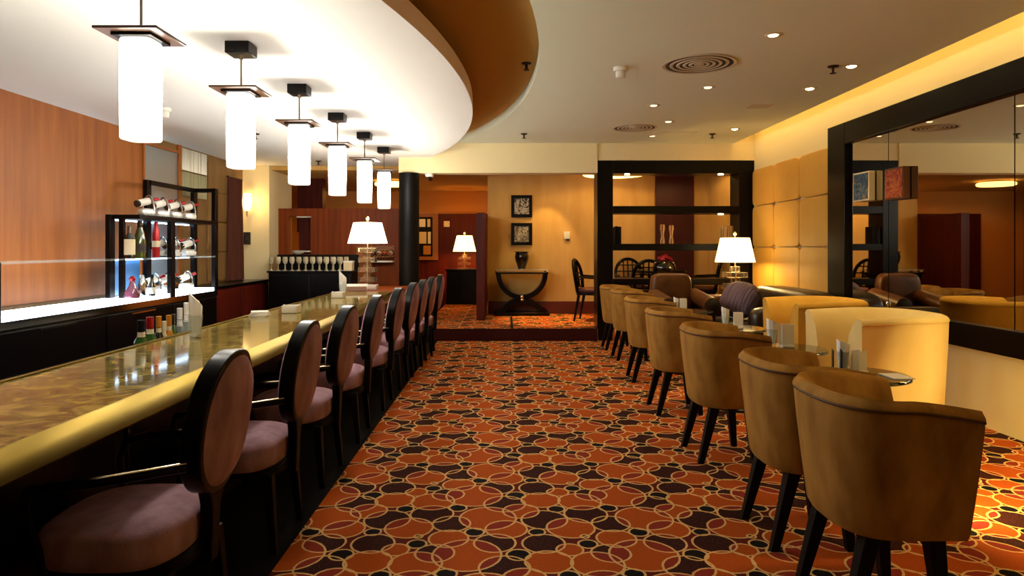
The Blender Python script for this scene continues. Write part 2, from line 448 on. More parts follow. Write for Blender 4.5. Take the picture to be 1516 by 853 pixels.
struct('wall_upper_brown', box(BM(), -3.45, -3.03, 11.2, 11.4, 1.5, 2.39), M['redwood'])
struct('column', lathe(BM(), [(.135, 0), (.135, 2.24)], 32, (-1.29, 9.06, 0)), M['legwood'])
# left wall cladding
struct('trim_6', box(BM(), XL, XL + .03, 4.0, 7.10, .8, 2.45), M['goldwood'])
struct('trim_7', box(BM(), XL, XL + .03, 7.90, 7.98, .8, 2.45), M['goldwood'])
for i, zz in enumerate((.80, 1.19, 1.58, 1.97)):
    struct('trim_%d' % (8 + i), box(BM(), XL, XL + .025, 8.70, 9.6, zz + .008, zz + .385), M['beigepanel'], bev=.004)

# opening contents: gold jamb, dark inside, ledge
t = bpy.data.objects.new('window_1', None); COL.objects.link(t); t.location = (-3.13, 10.36, 1.145); t['kind'] = 'structure'
obj('back_panel', box(BM(), -.05, .17, .05, .07, 0, .575), M['redwood'], t)
obj('jamb', box(BM(), -.172, -.168, -.058, .06, 0, .575), M['goldwood'], t)
obj('ledge', box(BM(), -.05, .17, -.10, .05, .03, .05), M['whiteplastic'], t)
obj('lintel', box(BM(), -.05, .17, -.075, -.05, .555, .575), M['whiteplastic'], t)

# ------------------------------------------------------------------ open shelf unit
t = thing('open_shelf_unit', 'large open black wood shelf unit dividing the lounge from the dining area', 'shelf unit', (2.28, 9.19, 0))
for x0, x1 in ((-1.05, -.84), (.84, 1.045)):
    obj('upright', box(BM(), x0, x1, -.17, .19, 0, 2.405), M['blackwood'], t, bev=.006)
obj('top_rail', box(BM(), -.84, .84, -.17, .19, 2.235, 2.405), M['blackwood'], t, bev=.004)
for z0, z1 in ((1.70, 1.80), (1.205, 1.295), (.745, .827), (.26, .34)):
    obj('shelf', box(BM(), -.84, .84, -.17, .19, z0, z1), M['blackwood'], t, bev=.004)
obj('plinth', box(BM(), -.84, .84, -.15, .17, 0, .16), M['blackmatte'], t)
for x, z in ((-.64, 2.235), (.62, 2.235), (.62, 1.70)):
    obj('spot_lens', lathe(BM(), [(.035, -.012), (.035, 0)], 16, (x, -.1, z)), M['bulb'], t)
    light('SPOT', 'shelf_spot', (2.28 + x, 9.09, z - .03), 5, (255, 196, 110), .02, angle=90, target=(2.28 + x, 9.35, 0))
t = thing('book_box', 'dark book box standing on the middle shelf of the open shelf unit', 'book', (1.507, 9.15, 1.296))
for i, (dx, w, h, k) in enumerate(((-.045, .03, .22, 'darkcard'), (-.008, .025, .235, 'blackmatte'), (.03, .04, .23, 'blackmatte'))):
    obj('volume', box(BM(), dx - w / 2, dx + w / 2, -.09, .09, 0, h), M[k], t, bev=.004)
for i, (x, h) in enumerate(((2.13, .26), (2.25, .25))):
    v = obj('bud_vase', lathe(BM(), [(.028, 0), (.034, .03), (.02, .10), (.024, .16), (.034, .2), (.03, h)], 20), M['crystal'], loc=(x, 9.15, 1.296))
    tag(v, ['tall slender glass vase on the middle shelf, closer to the book box', 'tall slender glass vase on the middle shelf, closer to the ribbed vase'][i], 'vase')
rb_ = BM(); rows = []
for z in (0, .12, .24):
    rows.append([Vector(((.075 + .006 * (k % 2)) * math.cos(2 * PI * k / 40), (.075 + .006 * (k % 2)) * math.sin(2 * PI * k / 40), z)) for k in range(40)])
loft(rb_, rows, close_v=True, cap=True)
tag(obj('ribbed_vase', rb_, M['crystal'], loc=(3.0, 9.15, 1.296)), 'ribbed amber glass vase on the middle shelf above the table lamp', 'vase')

# ------------------------------------------------------------------ padded wall panels
cols = [(8.98, 8.27), (8.27, 7.55), (7.55, 6.84)]
rowz = [(1.79, 2.27), (1.25, 1.79), (.72, 1.25), (.04, .72)]
rn = ['top row', 'second row down', 'third row down', 'bottom row']
cn = ['beside the open shelf unit', 'midway between shelf unit and mirror', 'beside the big mirror frame']
for ci, (ya, yb) in enumerate(cols):
    for ri, (za, zb) in enumerate(rowz):
        b = BM()
        puff(b, (XR - .026, (ya + yb) / 2, (za + zb) / 2), (.025, (ya - yb) / 2 - .004, (zb - za) / 2 - .004), .22, .22, 18, 28)
        tag(obj('padded_wall_panel', b, M['pad'], ang=70), 'square padded tan leather wall panel, %s, %s' % (rn[ri], cn[ci]), 'wall panel', 'padded panels on the wall')

# ------------------------------------------------------------------ mirror with hung paintings
t = thing('wall_mirror', 'huge wall mirror in a wide black frame beside the padded panels', 'mirror', (3.27, 4.6, 0))
obj('frame_side', box(BM(), -.07, .06, 1.77, 2.11, .55, 2.43), M['blackwood'], t, bev=.006)
obj('frame_side', box(BM(), -.07, .06, -2.1, -1.78, .55, 2.43), M['blackwood'], t, bev=.006)
obj('frame_top', box(BM(), -.07, .06, -1.78, 1.77, 2.225, 2.43), M['blackwood'], t, bev=.006)
obj('frame_bottom', box(BM(), -.07, .06, -1.78, 1.77, .55, .72), M['blackwood'], t, bev=.006)
for y0, y1 in ((1.115, 1.77), (-.3, 1.105), (-1.78, -.31)):
    obj('mirror_pane', box(BM(), -.03, -.01, y0, y1, .72, 2.225), M['mirror'], t, smooth=False)
obj('clip', lathe(BM(), [(.008, -.03), (.016, 0), (.008, .03)], 12, (-.04, 1.11, .76)), M['chrome'], t)
def canvas(label, y, z, m, m2, w=.27, h=.26):
    t = thing('hung_painting', label, 'painting', (3.235, y, z))
    obj('stretcher', box(BM(), -.055, 0, -w / 2, w / 2, -h / 2, h / 2), M[m2], t, bev=.004)
    obj('canvas', box(BM(), -.059, -.0555, -w / 2 + .015, w / 2 - .015, -h / 2 + .015, h / 2 - .015), M[m], t)
canvas('small square blue painting hung on the mirror beside its black frame', 6.04, 1.79, 'artblue', 'creamlabel')
canvas('small square red painting hung on the mirror beyond the pane seam', 5.53, 1.77, 'artred', 'brownleather')

# ------------------------------------------------------------------ console table, urn, pictures
t = thing('console_table', 'dark console table with half-round arms and glass top under two framed photographs', 'console table', (.265, 10.86, .16))
obj('glass_top', box(BM(), -.42, .42, -.17, .17, .715, .735), M['glass'], t, bev=.004)
obj('top_rail', box(BM(), -.42, .42, -.17, .17, .665, .685), M['blackwood'], t)
for sx in (-1, 1):
    for sy in (-1, 1):
        obj('corner_post', lathe(BM(), [(.022, 0), (.03, .015), (.022, .03)], 14, (sx * .395, sy * .14, .685)), M['chrome'], t)
def halfring(r0, r1, a0, a1, c, y0, y1, n=32):
    b = BM(); rows = []
    for i in range(n + 1):
        a = a0 + (a1 - a0) * i / n
        ca, sa = math.cos(a), math.sin(a)
        rows.append([Vector((c[0] + r * ca, y, c[1] + r * sa)) for r, y in ((r0, y0), (r1, y0), (r1, y1), (r0, y1))])
    return loft(b, rows, close_v=True, cap=True)
obj('upper_arc', halfring(.335, .41, PI, 2 * PI, (0, .665), -.12, .12), M['blackwood'], t)
obj('lower_arc', halfring(.33, .41, PI * .14, PI * .86, (0, -.13), -.12, .12), M['blackwood'], t)
obj('base', box(BM(), -.44, .44, -.17, .17, 0, .05), M['blackwood'], t, bev=.006)
orn = BM(); puff(orn, (0, -.135, .30), (.03, .02, .03), 1, 1); puff(orn, (0, -.135, .255), (.036, .022, .022), 1, 1)
obj('ornament', orn, M['chrome'], t)
t = thing('urn', 'black glazed urn standing on the console table', 'urn', (.265, 10.84, .895))
obj('body', lathe(BM(), [(.05, .0), (.06, .02), (.075, .06), (.105, .14), (.115, .2), (.108, .245), (.095, .26), (.12, .275), (.118, .285), (.09, .285), (.085, .25)], 32), M['urnblack'], t)
obj('foot', lathe(BM(), [(.07, 0), (.07, .012), (.05, .022)], 24), M['chrome'], t)
for i, (z, mm, w) in enumerate(((1.92, 'photoA', 'upper'), (1.465, 'photoB', 'lower'))):
    t = thing('framed_photograph', 'black framed square monochrome photograph, %s of the two above the console' % w, 'picture', (.27, YFAR - .02, z), 0, 'photographs above the console')
    fr = BM()
    for a4 in ((-.172, .172, .13, .182), (-.172, .172, -.182, -.13), (-.172, -.12, -.13, .13), (.12, .172, -.13, .13)):
        box(fr, a4[0], a4[1], -.02, .018, a4[2], a4[3])
    obj('frame', fr, M['blackwood'], t, smooth=False)
    obj('print', box(BM(), -.12, .12, .0, .012, -.13, .13), M[mm], t)
t = thing('thermostat', 'small white box on the tan wall beside the framed photographs', 'thermostat', (1.01, YFAR, 1.435))
obj('housing', box(BM(), -.05, .05, -.035, 0, -.05, .07), M['whiteplastic'], t, bev=.006)
obj('key_switch', box(BM(), -.01, .045, -.03, 0, -.08, -.05), M['darkcard'], t)
t = thing('wall_thermostat', 'small pale box on the red wall near the third lamp', 'thermostat', (-1.19, 13.74, 1.72))
obj('housing', box(BM(), -.06, .06, -.03, 0, -.06, .06), M['creamlabel'], t, bev=.006)
obj('dial', lathe(BM(), [(.02, 0), (.02, .01)], 16, mtx=Matrix.Translation((0, -.03, 0)) @ Matrix.Rotation(PI / 2, 4, 'X')), M['whiteplastic'], t)

# ------------------------------------------------------------------ tub chairs
def u_plan(w, d, rb, n=36, e=2.6):
    """outline of a tub: from one arm tip round the back (x=0) to the other; returns points and outward normals"""
    pts = []
    ns = 5
    for i in range(ns): pts.append((d - (d - rb) * i / ns, -w / 2))
    for i in range(n + 1):
        a = -PI / 2 - PI * i / n
        pts.append((rb + rb * spow(math.cos(a), 2 / e), w / 2 * spow(math.sin(a), 2 / e)))
    for i in range(1, ns + 1): pts.append((rb + (d - rb) * i / ns, w / 2))
    return pts

def tub_shell(w, d, rb, zb, zt, th, flare, arm_drop=0.0):
    pts = u_plan(w, d, rb); n = len(pts)
    cx = d * .5
    rows = []
    for i, (x, y) in enumerate(pts):
        nx, ny = pts[min(i + 1, n - 1)][0] - pts[max(i - 1, 0)][0], pts[min(i + 1, n - 1)][1] - pts[max(i - 1, 0)][1]
        l = math.hypot(nx, ny); nx, ny = ny / l, -nx / l       # outward
        if nx * (x - cx) + ny * y < 0: nx, ny = -nx, -ny
        h = zt - arm_drop * max(0, min(1, (x - rb) / (d - rb))) ** 1.3
        def P(o, z, f):   # f: 0 bottom .. 1 top, shrink towards the base
            k = 1 - flare * (1 - f)
            return Vector((cx + (x - cx - nx * o) * (k if x < cx else 1 - .25 * flare * (1 - f)), (y - ny * o) * k, z))
        prof = [(0.012, zb, 0), (0, zb + .02, .02), (0, zb + (h - zb) * .35, .40), (0, zb + (h - zb) * .7, .78), (0, h - .045, .95), (.003, h - .030, .97), (-.003, h - .024, .98),
                (.002, h - .014, 1), (.012, h - .004, 1), (th * .35, h + .004, 1), (th * .7, h, 1), (th * .93, h - .014, 1), (th * 1.15, h - .03, 1), (th * 1.7, h - .10, .95), (th * 2.0, h - .20, .85), (th * 2.0, zb + .14, .6), (th * 1.6, zb + .06, .1), (th * 1.2, zb, 0)]
        rows.append([P(*q) for q in prof])
    return loft(BM(), rows, close_v=True, cap=True)

def tub_chair(label, loc, rz, m, w, d, zt, zb, th, group, leg=.047, arm_drop=.03, flare=.2):
    t = thing('tub_chair', label, 'chair', loc, rz, group)
    obj('shell', tub_shell(w, d, d * .5, zb, zt, th, flare, arm_drop), M[m], t, ang=60)
    k_ = 1 - flare * .04; cx = d * .5
    pip = [(cx + (x - cx) * (k_ if x < cx else 1 - .01 * flare), y * k_ * 1.004, zt - .03 - arm_drop * max(0, min(1, (x - cx) / (d - cx))) ** 1.3) for x, y in u_plan(w, d, d * .5)]
    obj('piping', tube(BM(), pip, .0045, 6), M['piping'] if m == 'suede' else M[m], t)
    b = BM(); puff(b, (d * .60, 0, zb + .085), (d * .38, w / 2 * (1 - flare * .8) - th, .06), .35, .45, 14, 28)
    obj('seat', b, M[m], t, ang=70)
    b = BM(); puff(b, (d * .55, 0, zb + .03), (d * .36, w / 2 * (1 - flare) - th * .6, .022), .3, .35)
    obj('seat_base', b, M['blackmatte'], t)
    for sx, sy in ((0, -1), (0, 1), (1, -1), (1, 1)):
        x = .135 if sx == 0 else d - .085
        xb = x - (.085 if sx == 0 else -.03)
        y = sy * (w / 2 - .125)
        obj('leg', taper_leg(BM(), (x, y, zb + .01), (xb, y + sy * .012, 0), leg * 1.15, leg * .7), M['legwood'], t, bev=.003)
    return t
spots = [(1.045, 2.34, 0), (1.055, 2.95, 0), (1.075, 4.07, .02), (1.09, 5.20, 0), (1.135, 6.40, -.02), (1.185, 7.60, .02), (1.175, 8.36, 0)]
n = len(spots)
proto = None
for i, (x, y, a_) in enumerate(spots):
    k = n - 1 - i
    lab = 'tan suede tub chair, %s along the aisle counting from the open shelf unit' % ORD[k]
    if proto is None:
        proto = tub_chair(lab, (x, y, 0), a_, 'suede', .565, .42, .772, .325, .05, 'tan tub chairs along the aisle')
    else: dup(proto, (x, y, 0), a_, lab)
tub_chair('bright yellow velvet tub armchair beside the dark leather sofa', (2.86, 5.47, 0), PI, 'yellow', .71, .64, .83, .2, .085, 'cream tub armchairs along the mirror', .05, .015, .08)
tub_chair('pale ivory velvet tub armchair under the red painting', (2.76, 4.37, 0), PI + .03, 'ivory', .71, .66, .83, .2, .085, 'cream tub armchairs along the mirror', .05, .015, .08)

# ------------------------------------------------------------------ lounge tables and what stands on them
def lounge_table(label, x, y):
    t = thing('lounge_table', label, 'table', (x, y, 0), 0, 'small lounge tables')
    obj('tabletop', lathe(BM(), [(.215, .598), (.23, .604), (.23, .614), (.225, .62)], 48), M['glasstop'], t)
    obj('pedestal', lathe(BM(), [(.03, .02), (.026, .3), (.03, .56), (.12, .59), (.13, .598)], 20), M['blackwood'], t)
    obj('base', lathe(BM(), [(.18, 0), (.18, .012), (.05, .025)], 32), M['blackwood'], t)
M['glasstop'] = mat('table_glass_top', (44, 48, 32), 0.06, spec=0.7, coat=.5)
tabs = [(1.76, 3.36, ''), (1.77, 4.22, 'between the ivory armchair and the tan chairs'), (1.80, 5.28, 'in front of the yellow armchair'), (1.83, 6.72, 'in front of the brown leather armchair')]
tabs[0] = (1.76, 3.36, 'holding two menu cards and a paper slip')
for x, y, l in tabs: lounge_table('round glass lounge table ' + l, x, y)

def napkin_glass(label, loc, s=1.0, ang=0.0, group=None, peak=.03):
    t = thing('napkin_glass', label, 'glass', loc, ang, group)
    obj('tumbler', lathe(BM(), [(.026 * s, 0), (.034 * s, .105 * s), (.031 * s, .105 * s), (.023 * s, .012 * s)], 24), M['glass'], t)
    b = BM()
    rows = []
    for z, r in ((.02, .018), (.06, .023), (.10, .028), (.14, .03)):
        rows.append([Vector((r * s * (1 + .12 * math.sin(k * 2.4)) * math.cos(2 * PI * k / 18), r * s * (1 + .12 * math.sin(k * 2.4)) * math.sin(2 * PI * k / 18),
                             s * (z + (peak * (1 - (k / 9 if k < 10 else (18 - k) / 9)) if z > .12 else 0)))) for k in range(18)])
    rows = [[Vector((-p.x, p.y, p.z)) for p in r] for r in rows]
    loft(b, rows, close_v=True, cap=True)
    obj('napkin', b, M['paper'], t, ang=60)
    return t
def menu_card(label, loc, rz, w=.085, h=.15, m='white', group=None):
    t = thing('menu_card', label, 'menu card', loc, rz, group)
    obj('stand', box(BM(), -w / 2, w / 2, -.03, .03, 0, .018), M[m], t, bev=.003)
    obj('leaf', box(BM(), -w / 2, w / 2, -.022, -.016, .016, h), M[m], t)
    obj('leaf', box(BM(), -w / 2, w / 2, .016, .022, .016, h), M[m], t)
ZT = .621
napkin_glass('glass of folded napkins on the lounge table with two menu cards', (1.715, 3.43, ZT), .95)
menu_card('white tent menu card on the lounge table next to a dark card', (1.76, 3.36, ZT), .5, .06, .115)
menu_card('dark tent menu card on the lounge table next to a napkin glass', (1.66, 3.38, ZT), 1.2, .07, .115, 'darkcard')
pp = tag(obj('paper_slip', box(BM(), -.05, .05, -.07, .07, 0, .004), M['paper'], loc=(1.90, 3.28, ZT)), 'flat white paper slip lying on the edge of a dark lounge table', 'paper')
napkin_glass('glass of folded napkins on the table between ivory armchair and tan chairs', (1.69, 4.28, ZT), 1.05)
menu_card('white tent menu card on the table between ivory armchair and tan chairs', (1.765, 4.24, ZT), .1, .08, .145)
napkin_glass('glass of folded napkins on the table in front of the yellow armchair', (1.735, 5.32, ZT), .95)
menu_card('white tent menu card on the table in front of the yellow armchair', (1.80, 5.22, ZT), -.1, .065, .125)
napkin_glass('glass of folded napkins on the table in front of the brown leather armchair', (1.70, 6.72, ZT), .8)
menu_card('white tent menu card on the table in front of the brown leather armchair', (1.765, 6.70, ZT), .1, .06, .12)

# ------------------------------------------------------------------ sofa, armchair, cushion
t = thing('leather_sofa', 'dark leather sofa with a purple cushion against the padded wall', 'sofa', (2.73, 7.15, 0))
obj('base', box(BM(), -.40, .42, -.80, .80, .08, .30), M['leather'], t, bev=.03)
for y in (-.36, .36):
    b = BM(); puff(b, (-.08, y, .36), (.33, .355, .10), .3, .3); obj('seat_cushion', b, M['leather'], t, ang=70)
b = BM(); puff(b, (.30, 0, .52), (.15, .80, .30), .35, .25, 14, 36); obj('backrest', b, M['leather'], t, ang=70)
for y in (-.83, .83):
    b = BM(); puff(b, (-.02, y, .38), (.42, .11, .31), .3, .3); obj('armrest', b, M['leather'] if y < 0 else M['brownleather'], t, ang=70)  # far arm browner: lamp light on the dark leather put into its colour
for sx in (-1, 1):
    for sy in (-1, 1): obj('leg', taper_leg(BM(), (sx * .34, sy * .74, .09), (sx * .34, sy * .74, 0), .05, .035), M['blackwood'], t)
b = BM(); puff(b, (0, 0, 0), (.21, .25, .12), .8, .75, 16, 30)
cu = obj('cushion', b, M['purple'], ang=80); cu.location = (2.60, 7.50, .665); cu.rotation_euler = (.15, math.radians(-62), .25)
tag(cu, 'plump purple ribbed cushion leaning on the leather sofa back', 'cushion')
t = thing('leather_armchair', 'brown leather high-backed armchair with rolled arms in front of the shelf unit', 'armchair', (1.97, 7.55, 0), .03)
b = BM(); puff(b, (-.04, .30, .60), (.235, .10, .35), .35, .35, 14, 30); obj('backrest', b, M['brownleather'], t, ang=70)
b = BM(); puff(b, (0, -.02, .36), (.21, .30, .10), .3, .3); obj('seat', b, M['brownleather'], t, ang=70)
obj('base', box(BM(), -.24, .24, -.30, .34, .1, .30), M['leather'], t, bev=.02)
for sx in (-1, 1):
    b = BM(); tube(b, [(sx * .235, .30, .70), (sx * .235, .0, .665), (sx * .235, -.34, .625)], [.075, .08, .085], 20)
    a1 = obj('arm_roll', b, M['brownleather'], t)
    obj('roll_end', lathe(BM(), [(.078, 0), (.078, .012), (.02, .02)], 20, mtx=Matrix.Translation((sx * .235, -.342, .624)) @ Matrix.Rotation(PI / 2, 4, 'X')), M['leather'], a1)
    obj('arm_panel', box(BM(), sx * .235 - .05, sx * .235 + .05, -.31, .32, .1, .62), M['leather'], t, bev=.02)
    for sy in (-.25, .27): obj('leg', taper_leg(BM(), (sx * .2, sy, .11), (sx * .2, sy, 0), .05, .035), M['blackwood'], t)

# ------------------------------------------------------------------ table lamps
def table_lamp(label, loc, ztop_base, m, wide=.12, narrow=.05, nb=6, r0=.237, r1=.17, hb=.32, hs=.27, power=14, col=(255, 206, 130)):
    """loc is where the base stands; hb the height of the shade's lower edge above it"""
    t = thing('table_lamp', label, 'lamp', loc, 0, 'cone-shaded table lamps')
    obj('foot', box(BM(), -wide, wide, -wide * .8, wide * .8, 0, .025), M['crystal'], t, bev=.004)
    z = .025; step = (hb - .075) / nb
    for i in range(nb):
        w = narrow if i % 2 == 0 else wide
        obj('glass_block', box(BM(), -w, w, -w * .8, w * .8, z, z + step - .004), M['crystal'], t, bev=.004)
        z += step
    obj('stem', tube(BM(), [(0, 0, .02), (0, 0, hb + hs + .03)], .008, 10), M['brass'], t)
    b = BM()
    seg = 48
    rows = [[Vector((r * math.cos(2 * PI * k / seg), r * math.sin(2 * PI * k / seg), zz)) for k in range(seg)]
            for r, zz in ((r0, hb), (r1, hb + hs), (r1 - .006, hb + hs), (r0 - .006, hb))]
    loft(b, rows, close_u=True, close_v=True)
    obj('lamp_shade', b, M[m], t)
    obj('finial', lathe(BM(), [(.006, 0), (.02, .02), (.024, .035), (.012, .055), (.004, .06)], 16, (0, 0, hb + hs + .02)), M['brass'], t)
    obj('bulb', lathe(BM(), [(.012, 0), (.03, .03), (.03, .05), (.01, .08)], 14, (0, 0, hb + .08)), M['bulb'], t)
    light('POINT', 'table_lamp_light', (loc[0], loc[1], loc[2] + hb + .03), power, col, .04)
    return t
table_lamp('table lamp with white cone shade standing on the far end of the bar', (-1.66, 8.15, .75), 0, 'shadewhite', .10, .045, 8, .237, .17, .545, .25, 12)
table_lamp('table lamp with cream cone shade on stacked glass blocks behind the leather sofa', (2.84, 8.35, .50), 0, 'shade', .125, .05, 7, .24, .175, .565, .30, 22)
table_lamp('distant table lamp with cream cone shade against the dark red wall', (-.79, 13.1, .83), 0, 'shade', .12, .05, 5, .225, .15, .335, .31, 26, (255, 150, 60))
t = thing('lamp_table', 'low dark side table under the lamp behind the leather sofa', 'side table', (2.84, 8.35, 0))
obj('tabletop', box(BM(), -.24, .24, -.22, .22, .465, .5), M['blackwood'], t, bev=.006)
for sx in (-1, 1):
    for sy in (-1, 1): obj('leg', taper_leg(BM(), (sx * .2, sy * .18, .465), (sx * .2, sy * .18, 0), .045, .035), M['blackwood'], t)
t = thing('lamp_cabinet', 'dark cabinet under the distant lamp by the red wall', 'cabinet', (-.80, 13.1, .16))
obj('body', box(BM(), -.32, .32, -.25, .25, 0, .64), M['blackmatte'], t, bev=.006)
obj('top', box(BM(), -.34, .34, -.27, .27, .64, .67), M['blackwood'], t, bev=.006)
for sx in (-1, 1): obj('door', box(BM(), sx * .16 - .15, sx * .16 + .15, -.262, -.25, .04, .62), M['blackwood'], t, bev=.004)

# ------------------------------------------------------------------ the bar
t = thing('bar_counter', 'long bar counter with polished olive stone top and gold front edge', 'bar counter', (-1.55, 0, 0))
obj('stone_top', box(BM(), -.30, .292, .35, 7.6, .715, .75), M['marble'], t, bev=.003)
b = BM()
prof = [(.300, .752), (.306, .756), (.312, .752), (.352, .738), (.384, .712), (.39, .700), (.384, .692), (.30, .70)]
loft(b, [[Vector((x, y, z)) for x, z in prof] for y in (.35, 7.6)], close_v=True, cap=True)
obj('front_edge', b, M['bronze'], t)
obj('shadow_gap', box(BM(), .292, .30, .35, 7.6, .70, .751), M['blackmatte'], t)
b = BM(); box(b, -.322, -.30, .35, 7.6, .70, .758); obj('back_edge', b, M['bronze'], t, bev=.003)
obj('body', box(BM(), -.24, .14, .4, 8.6, .0, .715), M['blackmatte'], t)
obj('wood_end_top', box(BM(), -.32, .36, 7.6, 8.75, .70, .748), M['brownwood'], t, bev=.005)
for i in range(8):
    obj('front_panel', box(BM(), .14, .155, .5 + i * 1.0, 1.42 + i * 1.0, .08, .66), M['blackwood'], t, bev=.006)
t = thing('back_counter', 'low black working counter behind the bar', 'counter', (-2.06, 0, 0))
obj('worktop', box(BM(), -.22, .165, .4, 7.4, .49, .52), M['blackmatte'], t)
obj('body', box(BM(), -.20, .10, .45, 7.35, 0, .49), M['blackmatte'], t)

# ------------------------------------------------------------------ bar chairs
def bar_chair(label, loc, rz):
    """faces +x in its own frame; seat centre at the origin"""
    t = thing('bar_chair', label, 'chair', loc, rz, 'oval-backed chairs along the bar')
    b = BM(); puff(b, (.015, 0, .385), (.215, .225, .065), .45, .6, 14, 32)
    for v in b.verts:
        if v.co.z > .385: v.co.z += .018 * (1 - (v.co.x ** 2 + v.co.y ** 2) / .06)
    obj('seat', b, M['mauve'], t, ang=80)
    b = BM(); puff(b, (.0, 0, .325), (.215, .19, .022), .25, .5); obj('seat_frame', b, M['legwood'], t)
    # oval back, leaning back (towards -x)
    zc, hh, ww = .715, .217, .178
    def bk(y, z, off):     # centre surface of back, slightly wrapped
        return Vector((-.262 - .14 * (z - zc) + .35 * y * y + off, y, z))
    rows = []; seg = 44
    for k in range(seg):
        a_ = 2 * PI * k / seg; cy, cz = math.cos(a_), math.sin(a_)
        row = []
        for ro, off in ((0, -.030), (0, .030), (-.022, .032), (-.022, -.032)):
            row.append(bk((ww + ro) * spow(cy, .9), zc + (hh + ro) * spow(cz, .9), off))
        rows.append(row)
    obj('back_frame', loft(BM(), rows, close_u=True, close_v=True), M['blackwood'], t, bev=.005)
    for sgn in (1, -1):
        b = BM(); rings = []
        for j in range(7):
            f = j / 6
            rings.append([bk((ww - .012) * f * spow(math.cos(2 * PI * k / seg), .9), zc + (hh - .012) * f * spow(math.sin(2 * PI * k / seg), .9), sgn * (.027 + .034 * math.sqrt(max(0, 1 - f ** 2.5)))) for k in range(seg)])
        rings[0] = [p + Vector((0, .0004 * math.cos(2 * PI * k / seg), .0004 * math.sin(2 * PI * k / seg))) for k, p in enumerate(rings[0])]
        loft(b, rings, close_v=True)
        obj('back_pad', b, M['mauve'], t, ang=80)
    # centre post from back down behind the seat
    b = BM(); rows = []
    for z, hw in ((.515, .06), (.46, .034), (.40, .027), (.34, .028), (.28, .026)):
        x = -.262 - .14 * (z - zc) - .02 * max(0, (.5 - z) / .2)
        rows.append([Vector((x + dx, dy * hw, z)) for dx, dy in ((-.02, -1), (.02, -1), (.02, 1), (-.02, 1))])
    obj('back_post', loft(b, rows, close_v=True, cap=True), M['legwood'], t, bev=.004)
    for sy in (-1, 1):
        pts = [(-.235, sy * .17, .62), (-.14, sy * .22, .615), (.0, sy * .25, .60), (.10, sy * .25, .595), (.17, sy * .245, .575), (.185, sy * .235, .52), (.16, sy * .215, .40), (.15, sy * .20, .33)]
        a1 = obj('armrest', tube(BM(), pts, .013, 10), M['blackwood'], t)
        tp = [(p[0], p[1], p[2] + .0125) for p in pts[:5]]
        obj('arm_highlight', tube(BM(), tp, .008, 8, flat=.5), M['brass'], a1)  # pale strip that draws the highlight along the dark armrest
    for sx, sy in ((-1, -1), (-1, 1), (1, -1), (1, 1)):
        obj('leg', taper_leg(BM(), (sx * .17, sy * .165, .32), (sx * .2, sy * .185, 0), .042, .028), M['legwood'], t, bev=.003)
    return t
chairs = [(-1.115, 2.10, 0), (-1.115, 2.93, .02), (-1.115, 3.69, -.02), (-1.11, 4.48, .02), (-1.10, 5.34, 0), (-1.085, 6.10, -.03), (-1.07, 6.68, .03), (-1.045, 7.26, 0), (-1.02, 7.92, .04)]
proto = None
for i, (x, y, a_) in enumerate(chairs):
    lab = 'dark bar chair with mauve oval back, %s along the bar counting from the black column' % ORD[len(chairs) - 1 - i]
    if proto is None: proto = bar_chair(lab, (x - .03, y, 0), PI + a_)
    else: dup(proto, (x - .03, y, 0), PI + a_, lab)

# things on the bar
napkin_glass('glass holding a folded white napkin on the bar near the green bottles', (-1.72, 3.75, .753), 1.15, .4, None, .085)
napkin_glass('glass holding a folded white napkin on the bar before the table lamp', (-1.64, 6.82, .753), 1.2, .4, None, .085)
def ashtray(label, loc):
    t = thing('ashtray', label, 'ashtray', loc, 0, 'white ashtrays on the bar')
    b = BM()
    rows = []
    for s, z in ((.058, 0), (.062, .004), (.062, .055), (.050, .055), (.045, .02)):
        rows.append([Vector((s * spow(math.cos(2 * PI * k / 24), .35), s * spow(math.sin(2 * PI * k / 24), .35), z)) for k in range(24)])
    loft(b, rows, close_v=True, cap=True)
    obj('bowl', b, M['whiteplastic'], t, ang=50)
    b = BM()
    for a_ in (0, PI): tube(b, [(.052 * math.cos(a_), .052 * math.sin(a_), .057), (.062 * math.cos(a_), .062 * math.sin(a_), .057)], .006, 6)
    obj('rest', b, M['whiteplastic'], t)
ashtray('square white ashtray alone at the middle of the bar', (-1.63, 5.15, .752))
ashtray('square white ashtray beside the napkin glass before the table lamp', (-1.645, 6.66, .752))
ashtray('square white ashtray on the bar end beside the lamp and paper', (-1.56, 7.95, .752))
b = BM(); box(b, -.12, .12, -.004, .0, 0, .085, Matrix.Rotation(-.5, 4, 'X')); box(b, -.12, .12, .0, .005, 0, .085, Matrix.Rotation(.9, 4, 'X'))
nm = obj('folded_menu', b, M['paper'], loc=(-1.70, 7.72, .752)); nm.rotation_euler = (0, 0, .1)
tag(nm, 'open white folded menu standing on the bar end before the lamp', 'menu')
b = BM()
for k in range(4): box(b, -.06, .06, -.06, .06, k * .009, k * .009 + .007, Matrix.Rotation(.12 * k, 4, 'Z'))
tag(obj('napkin_stack', b, M['paper'], loc=(-1.78, 4.90, .752)), 'small stack of white napkins at the back edge of the bar', 'napkins')

